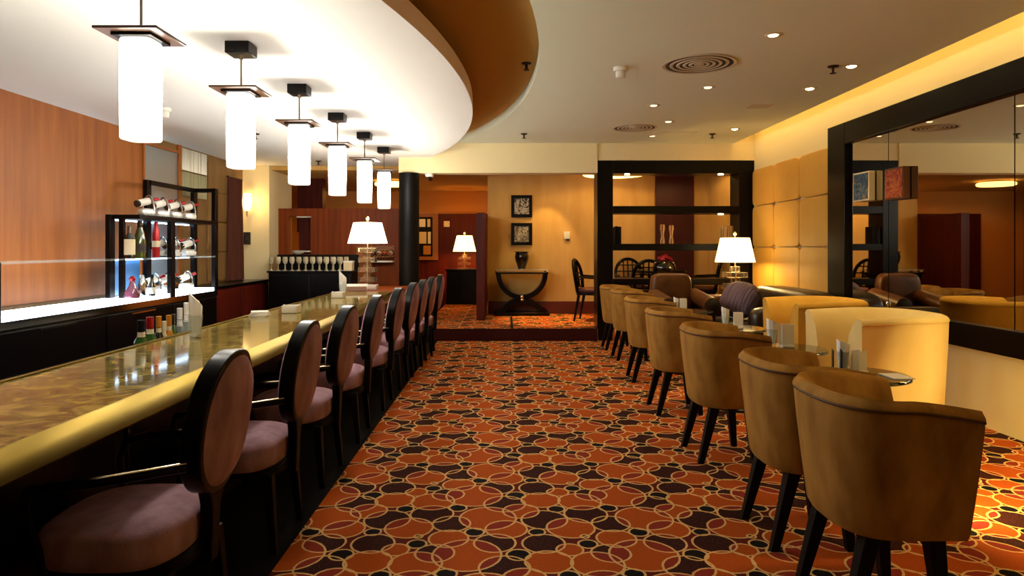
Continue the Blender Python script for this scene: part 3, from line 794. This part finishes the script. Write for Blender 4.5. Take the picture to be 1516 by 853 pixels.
# bottles behind the bar
def bottle(label, loc, prof, m, cap=None, capm=None, lab_=None, labm='creamlabel', group=None, name='bottle', rot=None):
    t = thing(name, label, 'bottle', loc, 0, group)
    obj('body', lathe(BM(), prof, 20), M[m], t)
    if cap: obj('cap', lathe(BM(), cap, 16), M[capm], t)
    if lab_: obj('bottle_label', lathe(BM(), lab_, 20), M[labm], t)
    if rot: t.rotation_euler = rot
    return t
def wine_prof(r, h): return [(r, 0), (r, h * .55), (r * .9, h * .62), (r * .42, h * .74), (r * .38, h)]
G = 'bottles behind the bar'
for (px, h, r, m, cm, lm, lab) in (
        (209, .318, .040, 'greenglass', 'blackmatte', 'creamlabel', 'green bottle with black cap and white neck label behind the bar'),
        (222, .326, .040, 'greenglass', 'redfoil', 'creamlabel', 'green bottle with red cap behind the bar'),
        (235, .32, .030, 'darkglass', 'orangefoil', 'creamlabel', 'bottle with orange foil neck behind the bar'),
        (243, .285, .026, 'creamlabel', 'creamlabel', None, 'short cream bottle behind the bar'),
        (250, .315, .030, 'orangefoil', 'orangefoil', 'creamlabel', 'tan foil-topped bottle behind the bar'),
        (257, .315, .024, 'greenglass', 'darkglass', None, 'slim dark green bottle behind the bar'),
        (266, .345, .032, 'glass', 'white', 'white', 'clear bottle with short white cap behind the bar'),
        (276, .372, .032, 'glass', 'white', 'white', 'clear bottle with taller white cap behind the bar'),
        (284, .39, .028, 'glass', 'chrome', None, 'tall clear bottle with metal stopper beside the napkin glass')):
    x = -2.05; y = -x * 1000 / (748 - px)
    bottle(lab, (x, y, .52), wine_prof(r, h), m, [(r * .5, h * .80), (r * .52, h * 1.0), (r * .40, h * 1.005)], cm,
           [(r * .62, h * .675), (r * .5, h * .73), (r * .5, h * .79)] if lm else None, lm or 'white', G)

# ------------------------------------------------------------------ display cabinet along the left wall
t = thing('display_cabinet', 'tall black display cabinet with lit glass shelves of bottles behind the bar', 'cabinet', (-3.42, 6.3, 0))
obj('base_cabinet', box(BM(), -.22, .10, -1.95, 1.46, 0, .75), M['blackmatte'], t, bev=.005)
for y0, y1 in ((-1.9, -.7), (-.68, .42), (.44, 1.44)):
    dr = obj('door', box(BM(), .10, .115, y0, y1, .06, .68), M['blackwood'], t, bev=.004)
    obj('handle', box(BM(), .115, .125, (y0 + y1) / 2 - .2, (y0 + y1) / 2 + .2, .655, .67), M['chrome'], dr)
obj('light_shelf', box(BM(), -.20, .10, -1.95, 1.40, .755, .79), M['lightshelf'], t)
obj('shelf_edge', box(BM(), .10, .118, -1.95, 1.46, .70, .755), M['chrome'], t)
obj('glass_shelf', box(BM(), -.18, .115, -1.95, 1.40, 1.135, 1.15), M['glass'], t)
obj('top_shelf', box(BM(), -.18, .12, -.2, 1.46, 1.505, 1.545), M['blackwood'], t, bev=.003)
obj('mid_post', box(BM(), -.06, -.02, -.22, -.18, .79, 1.505), M['blackwood'], t)
for y, z in ((-1.91, 1.15), (.43, 1.545), (1.44, 1.92)):
    obj('front_post', box(BM(), .07, .115, y - .04, y + .04, .75, z), M['blackwood'], t, bev=.003)
for y, z in ((-.2, 1.545), (.43, 1.92), (1.44, 1.92)):
    obj('rear_post', box(BM(), -.17, -.125, y - .04, y + .04, .79, z), M['blackwood'], t, bev=.003)
obj('top_bar', box(BM(), -.17, -.125, .43, 1.40, 1.875, 1.92), M['blackwood'], t)
obj('top_bar', box(BM(), -.125, .07, 1.41, 1.47, 1.875, 1.92), M['blackwood'], t)
for zz in (1.125, 1.495):
    obj('light_strip', box(BM(), -.19, -.175, -.15, 1.38, zz, zz + .01), M['stripglow'], t)
obj('blue_pane', box(BM(), -.215, -.205, -.16, .40, .80, 1.13), M['bluepane'], t)
# cradles with bottles lying in them
def cradle(label, loc, rz, group):
    t = thing('wine_cradle', label, 'wine cradle', loc, rz, group)
    b = BM(); puff(b, (0, 0, .040), (.05, .085, .034), .5, .7); obj('basket', b, M['silverwhite'], t)
    pts = [(.068 * math.cos(a_), .02, .05 + .15 * math.sin(a_)) for a_ in [PI * k / 12 for k in range(13)]]
    obj('handle', tube(BM(), pts, .008, 8), M['chrome'], t)
    obj('foot', tube(BM(), [(-.04, -.07, .0065), (.04, -.07, .0065), (.04, .07, .0065), (-.04, .07, .0065)], .006, 6, closed=True), M['chrome'], t)
    return t
M['silverwhite'] = mat('pale_silver', (235, 235, 230), .35, metal=.4)
cp = None
def Yc(px, x=-3.40): return -x * 1000 / (748 - px)
cr_list = [(222, 1.545, 'top', 0), (244, 1.545, 'top', 1), (264, 1.545, 'top', 2), (284, 1.545, 'top', 3),
           (243, 1.15, 'middle', 0), (261, 1.15, 'middle', 1), (284, 1.15, 'middle', 2),
           (232, .79, 'lit bottom', 0), (251, .79, 'lit bottom', 1), (280, .79, 'lit bottom', 2)]
nrow = {'top': 4, 'middle': 3, 'lit bottom': 3}
for px, z, sn, k in cr_list:
    y = Yc(px)
    g = 'chrome wine cradles in the display cabinet'
    lab = 'chrome wine cradle on the %s cabinet shelf, %s from the wall lamp' % (sn, ORD[nrow[sn] - 1 - k])
    if cp is None: cp = cradle(lab, (-3.43, y, z + .001), -.3, g)
    else: dup(cp, (-3.43, y, z + .001), -.3, lab, g)
    w = bottle('red-capped bottle lying in a cradle on the %s shelf, %s from the wall lamp' % (sn, ORD[nrow[sn] - 1 - k]), (-3.43 - .036, y - .115, z + .112),
               wine_prof(.034, .26), 'darkglass', [(.015, .2), (.016, .262), (.012, .264)], 'redfoil', [(.0345, .02), (.0345, .145)], 'white', 'wine bottles lying in the cradles', 'wine_bottle', (math.radians(-76), 0, -.3))
# standing bottles
B2 = 'bottles standing in the display cabinet'
bottle('white-labelled bottle with grey cap at the open end of the middle shelf', (-3.365, Yc(192, -3.365), 1.1512), [(.045, 0), (.045, .19), (.02, .22), (.018, .27)], 'darkglass', [(.02, .225), (.02, .285), (.015, .287)], 'steel', [(.0455, .03), (.0455, .17)], 'creamlabel', B2)
bottle('large green sparkling wine bottle with dark foil on the middle shelf', (-3.365, Yc(207, -3.365), 1.1512), [(.052, 0), (.054, .15), (.04, .22), (.02, .29), (.018, .33)], 'olivebottle', [(.024, .255), (.021, .32), (.022, .338), (.012, .343)], 'darkglass', [(.0545, .05), (.0545, .13)], 'darkcard', B2)
bottle('tall slim red bottle with red foil neck on the middle shelf', (-3.38, Yc(228), 1.1512), [(.034, 0), (.036, .16), (.03, .24), (.017, .30), (.016, .335)], 'redfoil', [(.02, .30), (.019, .34), (.014, .345)], 'redfoil', [(.0365, .1), (.0365, .16)], 'creamlabel', B2)
bottle('pink cut decanter at the open end of the lit bottom shelf', (-3.36, Yc(196, -3.36), .791), [(.06, 0), (.065, .05), (.03, .11), (.02, .15)], 'pinkglass', [(.018, .15), (.03, .175), (.012, .20)], 'redfoil', None, 'white', B2)
bottle('silver cocktail shaker on the lit bottom shelf', (-3.40, Yc(210), .791), [(.035, 0), (.045, .11), (.03, .15)], 'chrome', [(.03, .15), (.02, .19), (.01, .2)], 'chrome', None, 'white', B2)
bottle('small dark bottle with white label on the lit bottom shelf', (-3.33, Yc(225, -3.33), .791), [(.03, 0), (.032, .1), (.014, .14), (.013, .19)], 'darkglass', [(.016, .17), (.016, .2), (.01, .202)], 'blackmatte', [(.0325, .02), (.0325, .08)], 'white', B2)
# wall mirror panel and ribbed panels beside it
t = thing('smoked_mirror_panel', 'tall smoked mirror panel with wooden surround above the display cabinet', 'mirror', (XL + .03, 7.5, 1.6))
obj('pane', box(BM(), -.03, .0, -.37, .37, -.75, .74), M['silverpane'], t, smooth=False)
fr = BM()
for y0, y1, z0, z1 in ((-.40, -.37, -.78, .77), (.37, .40, -.78, .77), (-.37, .37, .74, .77), (-.37, .37, -.78, -.75)): box(fr, -.03, .02, y0, y1, z0, z1)
obj('surround', fr, M['goldwood'], t, smooth=False)
def ribbed(label, y0, y1, z0, z1, m):
    b = BM(); pts = []; n = 26
    for k in range(n + 1):
        for d, f in ((0, 0), (.018, .5)):
            yy = y0 + (y1 - y0) * (k + f) / (n + 1); pts.append((XL + .012 + d, yy))
    poly = [(XL, y0)] + pts + [(XL, y1)]
    prism(b, poly, z0, z1)
    tag(obj('ribbed_wall_panel', b, M[m], ang=20), label, 'wall panel')
ribbed('shiny silver ribbed wall panel under the ceiling above the display cabinet', 7.99, 8.66, 2.17, 2.43, 'ribbed')
ribbed('dull olive ribbed wall panel directly under the shiny silver one', 7.99, 8.66, 1.86, 2.15, 'ribbed2')

# drape, sconce, low red cabinet, dark stemware cabinet
b = BM(); rows = []
for j in range(9):
    f = j / 8; z = .79 + f * 1.42
    wv = .20 + .07 * (1 - f)
    rows.append([Vector((XL + .05 + .028 * math.sin(k * 1.25) + (.02 if k % 2 else 0), 9.50 - wv + 2 * wv * k / 26, z)) for k in range(27)])
rows2 = [[p + Vector((-.012, 0, 0)) for p in r] for r in rows]
loft(b, rows); loft(b, rows2)
t = thing('drape', 'dark brown hanging drape beside the glowing wall lamp', 'curtain', (0, 0, 0))
obj('cloth', b, M['drape'], t, ang=80)
obj('drape_rod', tube(BM(), [(XL + .05, 9.24, 2.22), (XL + .05, 9.76, 2.22)], .012, 8), M['darkmetal'], t)
t = thing('wall_sconce', 'glowing glass wall lamp on the cream pilaster beside the drape', 'lamp', (-3.75, 9.9, 1.78))
obj('glass_shade', lathe(BM(), [(.03, 0), (.055, .05), (.06, .15), (.05, .24), (.045, .25)], 20, (0, -.09, 0)), M['sconceglow'], t)
obj('bracket', box(BM(), -.03, .03, -.06, 0, .04, .09), M['brass'], t, bev=.004)
obj('tail', tube(BM(), [(0, -.09, 0), (0, -.09, -.09)], [.018, .006], 10), M['brass'], t)
light('POINT', 'sconce_light', (-3.75, 9.72, 1.9), 9, (255, 214, 140), .05)
t = thing('switch_plate', 'dark switch plate on the pilaster under the glowing wall lamp', 'switch', (-3.78, 9.9, 1.38))
obj('plate', box(BM(), -.05, .05, -.02, 0, -.09, .09), M['darkcard'], t, bev=.003)
obj('rocker', box(BM(), -.02, .02, -.027, -.02, -.03, .03), M['steel'], t)
t = thing('low_red_cabinet', 'low dark red cabinet along the wall under the drape', 'cabinet', (-3.65, 8.9, 0))
obj('body', box(BM(), -.19, .18, -1.08, .98, 0, .745), M['redwood'], t, bev=.004)
obj('top', box(BM(), -.19, .20, -1.08, .98, .745, .78), M['blackwood'], t, bev=.004)
for y0, y1 in ((-1.04, -.06), (-.02, .95)): obj('door', box(BM(), .18, .195, y0, y1, .06, .72), M['redwood'], t, bev=.004)
t = thing('stemware_cabinet', 'dark cabinet carrying rows of wine glasses before the panelled wall', 'cabinet', (-2.75, 9.72, 0))
obj('body', box(BM(), -.58, .58, -.22, .22, 0, .89), M['blackmatte'], t, bev=.004)
obj('top', box(BM(), -.60, .60, -.24, .24, .89, .915), M['blackwood'], t, bev=.004)
obj('back_rail', box(BM(), -.60, .60, .20, .22, .915, 1.14), M['blackmatte'], t)
for x0, x1 in ((-.56, -.01), (.01, .56)):
    obj('door', box(BM(), x0, x1, -.235, -.22, .06, .86), M['blackwood'], t, bev=.004)
def wine_glass(label, loc):
    t = thing('wine_glass', label, 'glass', loc, 0, 'wine glasses on the dark cabinet')
    obj('bowl', lathe(BM(), [(.008, .09), (.028, .11), (.036, .145), (.031, .195), (.029, .195), (.033, .145), (.02, .11)], 16), M['frostglass'], t)
    obj('stem', lathe(BM(), [(.034, 0), (.03, .006), (.008, .014), (.006, .09)], 14), M['frostglass'], t)
    return t
M['frostglass'] = mat('lit_stemware', (236, 224, 190), 0.1, spec=.8, trans=.35)
wg = None
for row in range(2):
    for k in range(11):
        x = -3.31 + k * .098 + row * .045; y = 9.56 + row * .15
        lab = 'stemmed wine glass in the %s row on the dark cabinet, %s from the cream pilaster' % (['front', 'rear'][row], ORD[k])
        if wg is None: wg = wine_glass(lab, (x, y, .9155))
        else: dup(wg, (x, y, .9155), 0, lab)
t = thing('napkin_box', 'white box at the end of the wine glass rows', 'box', (-2.235, 9.60, .9155))
obj('carton', box(BM(), -.05, .075, -.06, .06, 0, .125), M['creamlabel'], t, bev=.004)
obj('lid', box(BM(), -.054, .079, -.064, .064, .115, .14), M['whiteplastic'], t, bev=.004)
tag(obj('white_bowl', lathe(BM(), [(.03, 0), (.085, .03), (.10, .06), (.095, .06), (.03, .012)], 24), M['whiteplastic'], loc=(-3.04, 9.92, 1.141)), 'shallow white bowl on the rail below the small window in the panelled wall', 'bowl')
# gold strip and wine shelf behind the bar lamp
struct('trim_12', box(BM(), -2.26, -2.03, 10.24, 10.30, .3, 1.27), M['goldwood'])
t = thing('wine_shelf', 'small wall shelf of lying wine bottles beside the bar lamp', 'shelf', (-1.85, 10.3, 1.02))
obj('ledge', box(BM(), -.16, .16, -.16, 0, 0, .025), M['whiteplastic'], t, bev=.003)
obj('rack', box(BM(), -.19, .16, -.12, 0, .075, .10), M['ropestripe'], t)
obj('rack', box(BM(), -.19, .16, -.03, 0, .18, .25), M['ropestripe'], t)
for k, mm in enumerate(('darkglass', 'creamlabel', 'orangefoil', 'white')):
    b = bottle('%s bottle end lying on the wine shelf beside the bar lamp' % ['dark', 'cream', 'orange foil', 'white'][k], (-1.985 + k * .085, 10.22, 1.1575), [(.034, 0), (.036, .05), (.014, .12), (.013, .15)], mm, [(.016, .12), (.016, .155)], 'redfoil', None, 'white', 'bottles on the wine shelf', 'wine_bottle', (PI / 2, 0, 0))

# striped wall display
t = thing('wall_display_frame', 'rope-striped wooden wall frame holding small bright cards behind the black column', 'wall display', (-1.60, 13.72, 1.46))
fr = BM()
for x0, x1, z0, z1 in ((-.24, .24, .40, .47), (-.24, .24, -.47, -.40), (-.24, -.17, -.40, .40), (.13, .24, -.40, .40)): box(fr, x0, x1, -.06, .02, z0, z1)
obj('frame', fr, M['ropestripe'], t, smooth=False)
obj('back_panel', box(BM(), -.17, .13, -.01, .02, -.40, .40), M['blackmatte'], t)
for x0, x1, z0, z1, mm in ((-.16, -.02, .2, .36, 'white'), (.02, .08, .2, .36, 'creamlabel'), (-.16, .0, -.14, .10, 'creamlabel'), (.03, .09, -.14, .1, 'white'), (-.06, .09, -.36, -.18, 'orangefoil')):
    obj('card', box(BM(), x0, x1, -.03, -.01, z0, z1), M[mm], t, bev=.003)

# ------------------------------------------------------------------ dining furniture on the upper floor
def lattice_chair(label, loc, rz):
    """faces +x"""
    t = thing('lattice_chair', label, 'chair', loc, rz, 'black lattice-back dining chairs')
    b = BM(); puff(b, (0, 0, .455), (.215, .215, .035), .4, .45); obj('seat', b, M['plum'], t, ang=80)
    obj('seat_frame', box(BM(), -.20, .21, -.205, .205, .385, .435), M['blackwood'], t, bev=.01)
    def bk(y, z): return (-.21 - .16 * (z - .45) + .5 * y * y, y, z)
    pts = []
    for k in range(25):
        a_ = -PI * .12 + PI * 1.24 * k / 24
        pts.append(bk(.215 * math.cos(a_), .66 + .24 * math.sin(a_)))
    pts = [bk(.17, .42)] + pts + [bk(-.17, .42)]
    bf = obj('back_frame', tube(BM(), pts, .026, 8), M['blackwood'], t)
    g = BM()
    for yy in (-.075, .0, .075): tube(g, [bk(yy, .50), bk(yy, .68), bk(yy, .66 + .238 * math.sqrt(1 - (yy / .215) ** 2))], .011, 6)
    for zz in (.50, .60, .70, .80):
        hw = .215 * math.sqrt(max(.1, 1 - ((zz - .66) / .245) ** 2))
        tube(g, [bk(-hw, zz), bk(0, zz), bk(hw, zz)], .011, 6)
    obj('lattice', g, M['blackwood'], bf)
    for sy in (-1, 1):
        obj('armrest', tube(BM(), [bk(sy * .20, .66), (-.08, sy * .25, .65), (.10, sy * .25, .64), (.17, sy * .235, .60), (.13, sy * .21, .43)], .015, 8), M['blackwood'], t)
    for sx, sy in ((-1, -1), (-1, 1), (1, -1), (1, 1)):
        obj('leg', taper_leg(BM(), (sx * .17, sy * .17, .39), (sx * .19 - (.05 if sx < 0 else 0), sy * .18, 0), .04, .026), M['blackwood'], t, bev=.003)
    return t
lc = lattice_chair('black lattice-back chair standing clear of the shelf unit, beside the tan wall', (1.30, 10.02, .16), -.35)
dup(lc, (2.02, 10.72, .16), -PI / 2 + .1, 'black lattice-back chair seen through the shelf unit, backed against the tan wall')
dup(lc, (2.06, 9.83, .16), PI / 2 - .1, 'black lattice-back chair backed up to the shelf unit beneath the flower vase')
dup(lc, (3.02, 10.35, .16), PI - .3, 'black lattice-back chair seen through the shelf unit beyond the plum panel')
t = thing('dining_table', 'round black dining table seen through the open shelf unit', 'table', (2.36, 10.32, .16))
obj('tabletop', lathe(BM(), [(.38, .70), (.40, .71), (.40, .73), (.39, .74)], 40), M['blackwood'], t)
obj('pedestal', lathe(BM(), [(.22, 0), (.22, .02), (.05, .06), (.045, .6), (.14, .70)], 24), M['blackwood'], t)
t = thing('flower_bowl', 'dark globe vase of red flowers on the shelf unit', 'vase', (2.14, 9.10, .828))
obj('bowl', lathe(BM(), [(.06, 0), (.10, .03), (.15, .10), (.16, .15), (.14, .20), (.13, .21), (.12, .2)], 28), M['urnblack'], t)
for k in range(9):
    a_ = k * 2.4; r = .02 + .09 * (k / 9)
    st = obj('flower', puff(BM(), (r * math.cos(a_), r * math.sin(a_), .245 + .06 * (1 - k / 9)), (.034, .034, .026), .9, .9, 8, 12), M['petal'], t)
    obj('stalk', tube(BM(), [(r * .5 * math.cos(a_), r * .5 * math.sin(a_), .12), (r * math.cos(a_), r * math.sin(a_), .235)], .004, 6), M['greenglass'], st)
for k in range(6):
    a_ = k * 1.05 + .3
    obj('glass_bead', puff(BM(), (.135 * math.cos(a_), .135 * math.sin(a_), .215), (.014, .014, .014), 1, 1, 8, 10), M['chrome'], t)

# ------------------------------------------------------------------ pendants
def pendant(label, loc):
    """loc: point on the canopy ceiling"""
    t = thing('pendant_lamp', label, 'lamp', loc, 0, 'pendant lamps above the bar')
    obj('ceiling_box', box(BM(), -.07, .07, -.07, .07, -.068, 0), M['blackwood'], t, bev=.004)
    obj('rod', tube(BM(), [(0, 0, -.27), (0, 0, -.06)], .006, 8), M['steel'], t)
    obj('rod_collar', lathe(BM(), [(.012, -.09), (.016, -.068)], 12), M['steel'], t)
    pl = obj('plate', box(BM(), -.135, .135, -.135, .135, -.285, -.273), M['plate_brown'], t, bev=.003)
    obj('plate_frame', box(BM(), -.085, .085, -.085, .085, -.298, -.285), M['blackwood'], pl)
    b = BM(); rows = []
    for s, z in ((.058, -.732), (.066, -.735), (.07, -.728), (.07, -.31), (.066, -.30), (.05, -.298)):
        rows.append([Vector((s * spow(math.cos(2 * PI * k / 32), .42), s * spow(math.sin(2 * PI * k / 32), .42), z)) for k in range(32)])
    loft(b, rows, close_v=True, cap=True)
    obj('lamp_shade', b, M['pendshade'], t, ang=50)
    return t
pend = [(-1.59, 2.95), (-1.56, 3.99), (-1.53, 5.02), (-1.51, 6.08), (-1.478, 7.1), (-1.46, 8.14)]
first_pendant = None
for i, (x, y) in enumerate(pend):
    lab = 'white glowing pendant lamp over the bar, %s in the row from the black column' % ORD[5 - i]
    if first_pendant is None: first_pendant = pendant(lab, (x, y, ZD))
    else: dup(first_pendant, (x, y, ZD), 0, lab)

# ------------------------------------------------------------------ ceiling fittings
def ring_band(prof, seg):
    return loft(BM(), [[Vector((r * math.cos(2 * PI * k / seg), r * math.sin(2 * PI * k / seg), z)) for r, z in prof] for k in range(seg)], close_u=True, close_v=True)
def downlight(label, x, y, z, power, bright=True, angle=75, tgt=None):
    t = thing('downlight', label, 'downlight', (x, y, z), 0, 'recessed downlights')
    obj('trim_ring', ring_band([(.036, -.003), (.055, -.006), (.062, -.002), (.062, 0), (.036, 0)], 28), M['grille'], t)
    obj('lens', lathe(BM(), [(.018, -.012), (.030, -.008), (.034, -.001)], 20), M['bulb'] if bright else M['dimbulb'], t)
    light('SPOT', 'downlight_beam', (x, y, z - .03), power, (255, 216, 142), .03, angle=angle, blend=.7, target=tgt)
DL = [(1.75, 4.41, 0), (1.755, 5.85, 0), (1.45, 6.6, 0), (1.8, 7.45, 0), (1.83, 8.4, 0), (2.65, 5.17, 1), (2.66, 5.9, 1), (2.69, 7.92, 1)]
dln = ['between the big grille and the room front', 'between the two round grilles', 'just before the smaller grille', 'just past the smaller grille', 'over the end of the lounge by the beam',
       'beside the sprinkler near the mirror', 'over the yellow armchair by the cove', 'above the padded wall panels by the cove']
for (x, y, b_), l in zip(DL, dln):
    downlight('recessed ceiling downlight ' + l, x, y, ZC, 46 if b_ else 34, bool(b_), 75 if b_ else 60)
def diffuser(label, x, y, R):
    t = thing('ceiling_air_diffuser', label, 'air vent', (x, y, ZC), 0, 'round ceiling air diffusers')
    obj('backing', lathe(BM(), [(R * .93, -.004), (R * .93, -.001)], 40), M['grilledark'], t)
    for r in (1.0, .80, .62, .45, .29):
        obj('ring', ring_band([(R * r, -.003), (R * (r - .02), -.008), (R * (r - .095), -.006), (R * (r - .09), -.002)], 48), M['grille'], t)
    obj('hub', lathe(BM(), [(R * .13, -.008), (R * .15, -.003)], 24), M['grille'], t)
diffuser('large round slatted ceiling air grille over the lounge', 1.467, 5.11, .275)
diffuser('smaller round slatted ceiling air grille towards the beam', 1.5, 7.83, .255)
def sprinkler(label, x, y, z, s=1.0):
    t = thing('ceiling_sprinkler', label, 'sprinkler', (x, y, z), 0, 'ceiling sprinklers')
    obj('escutcheon', lathe(BM(), [(.032 * s, -.012), (.042 * s, -.004), (.042 * s, 0)], 20), M['darkmetal'], t)
    obj('body', lathe(BM(), [(.010 * s, -.05), (.012 * s, -.012)], 12), M['darkmetal'], t)
    obj('deflector', lathe(BM(), [(.024 * s, -.058), (.024 * s, -.052)], 16), M['darkmetal'], t)
sprinkler('ceiling sprinkler in the ochre ring of the round recess', .17, 5.42, ZC + .09)
sprinkler('ceiling sprinkler on the main ceiling close to the canopy and beam', .23, 8.25, ZC)
sprinkler('ceiling sprinkler beside a lit downlight near the mirror', 2.51, 5.17, ZC)
sprinkler('ceiling sprinkler near the cove and the shelf unit', 2.53, 8.25, ZC)
sprinkler('ceiling sprinkler on the white canopy over the display cabinet', -2.64, 7.14, ZD)
sprinkler('ceiling sprinkler on the white canopy near the cream pilaster', -2.6, 9.4, ZD)
def smoke(label, x, y, z):
    t = thing('ceiling_smoke_detector', label, 'smoke detector', (x, y, z), 0, 'smoke detectors')
    obj('base', lathe(BM(), [(.052, -.03), (.055, -.02), (.055, 0)], 28), M['whiteplastic'], t)
    obj('sensor', lathe(BM(), [(.026, -.085), (.036, -.08), (.038, -.04), (.034, -.028)], 24), M['whiteplastic'], t)
smoke('white smoke detector on the main ceiling beside the big round grille', .89, 5.21, ZC)
smoke('white smoke detector on the canopy behind the pendant lamps', -2.94, 5.83, ZD)
t = thing('access_panel', 'flat rectangular access panel in the ceiling by the smaller grille', 'ceiling panel', (2.05, 8.3, ZC))
obj('panel', box(BM(), -.25, .25, -.18, .18, -.006, 0), M['ceil'], t)
obj('edge_strip', box(BM(), -.262, .262, -.192, .192, -.003, 0), M['grille'], t)
t = thing('ceiling_speaker', 'small flat square ceiling speaker between downlight and cove', 'speaker', (2.5, 6.63, ZC))
obj('grille', box(BM(), -.11, .11, -.09, .09, -.006, 0), M['grille'], t, bev=.003)
obj('frame_edge', box(BM(), -.12, .12, -.10, .10, -.004, 0), M['ceil'], t)
t = thing('ceiling_security_camera', 'small white security camera under the beam beside the black column', 'camera', (-1.02, 9.1, 2.24))
obj('housing', lathe(BM(), [(.03, -.05), (.055, -.04), (.06, 0)], 20), M['whiteplastic'], t)
obj('lens', tube(BM(), [(0, 0, -.04), (.02, -.05, -.085)], .028, 14), M['darkmetal'], t)
def ring_lamp(label, loc, R):
    t = thing('ring_ceiling_light', label, 'ceiling light', loc)
    obj('glow_ring', tube(BM(), [(R * math.cos(2 * PI * k / 48), R * math.sin(2 * PI * k / 48), 0) for k in range(48)], .03, 10, closed=True), M['ringglow'], t)
    for k in range(3):
        a_ = k * 2.1 + .4
        obj('hanger', tube(BM(), [(R * math.cos(a_), R * math.sin(a_), .02), (R * math.cos(a_), R * math.sin(a_), .15)], .004, 6), M['steel'], t)
ring_lamp('glowing ring light over the dining area behind the shelf unit', (1.66, 10.3, 2.37), .45)
ring_lamp('glowing ring light over the back room behind the bar lamp', (-1.95, 11.6, 2.33), .26)

# ------------------------------------------------------------------ light sources without a visible fitting of their own
cs = obj('cove_light_strip', box(BM(), 3.058, 3.075, YB + .2, YF - .1, ZC + .09, ZC + .11), M['coveglow']); cs['kind'] = 'structure'
light('AREA', 'cove_glow', (3.09, 3.2, ZC + .12), 180, (255, 220, 136), target=(3.33, 3.2, ZC + .02), size=(.05, 11.4))
# added unseen downlights near the camera, put in as general fill
for i, (x, y, p) in enumerate(((1.72, 2.55, 40), (2.65, 3.6, 34), (1.75, 1.2, 3), (2.65, 1.6, 3))):
    downlight('added fill downlight above the room front, %s of the unseen set' % ORD[i], x, y, ZC, p, True, 52)
# dining area
light('SPOT', 'dining_spot', (.75, 10.55, 2.48), 38, (255, 210, 124), .04, angle=58, blend=.35, target=(.62, 11.0, .9))
light('SPOT', 'dining_spot', (.6, 9.9, 2.48), 280, (255, 190, 100), .04, angle=46, blend=.4, target=(.72, 10.1, .16))
for x, y in ((.75, 10.0), (1.66, 10.3), (2.75, 10.1)):
    light('SPOT', 'dining_fill', (x, y, 2.47), 13, (255, 210, 130), .04, angle=165, blend=.3)  # wide unseen fill lamps added to brighten the dining area
for x, y in ((-2.6, 12.2), (-1.2, 12.3)):
    light('SPOT', 'backroom_fill', (x, y, 2.34), 22, (255, 184, 90), .04, angle=170, blend=.3)  # wide fill lamps without fittings, added to lift the back room

# ------------------------------------------------------------------ world and view
w = bpy.data.worlds.new('world'); SC.world = w; w.use_nodes = True
w.node_tree.nodes['Background'].inputs['Color'].default_value = (.02, .015, .01, 1)
w.node_tree.nodes['Background'].inputs['Strength'].default_value = .2
SC.view_settings.view_transform = 'Standard'
SC.view_settings.look = 'None'
SC.view_settings.exposure = 0.3
SC.view_settings.gamma = 1.0
SC.view_settings.use_curve_mapping = False
SC.cycles.use_denoising = True
SC.cycles.max_bounces = 8
SC.cycles.sample_clamp_indirect = 6.0
SC.cycles.caustics_reflective = False
SC.cycles.caustics_refractive = False
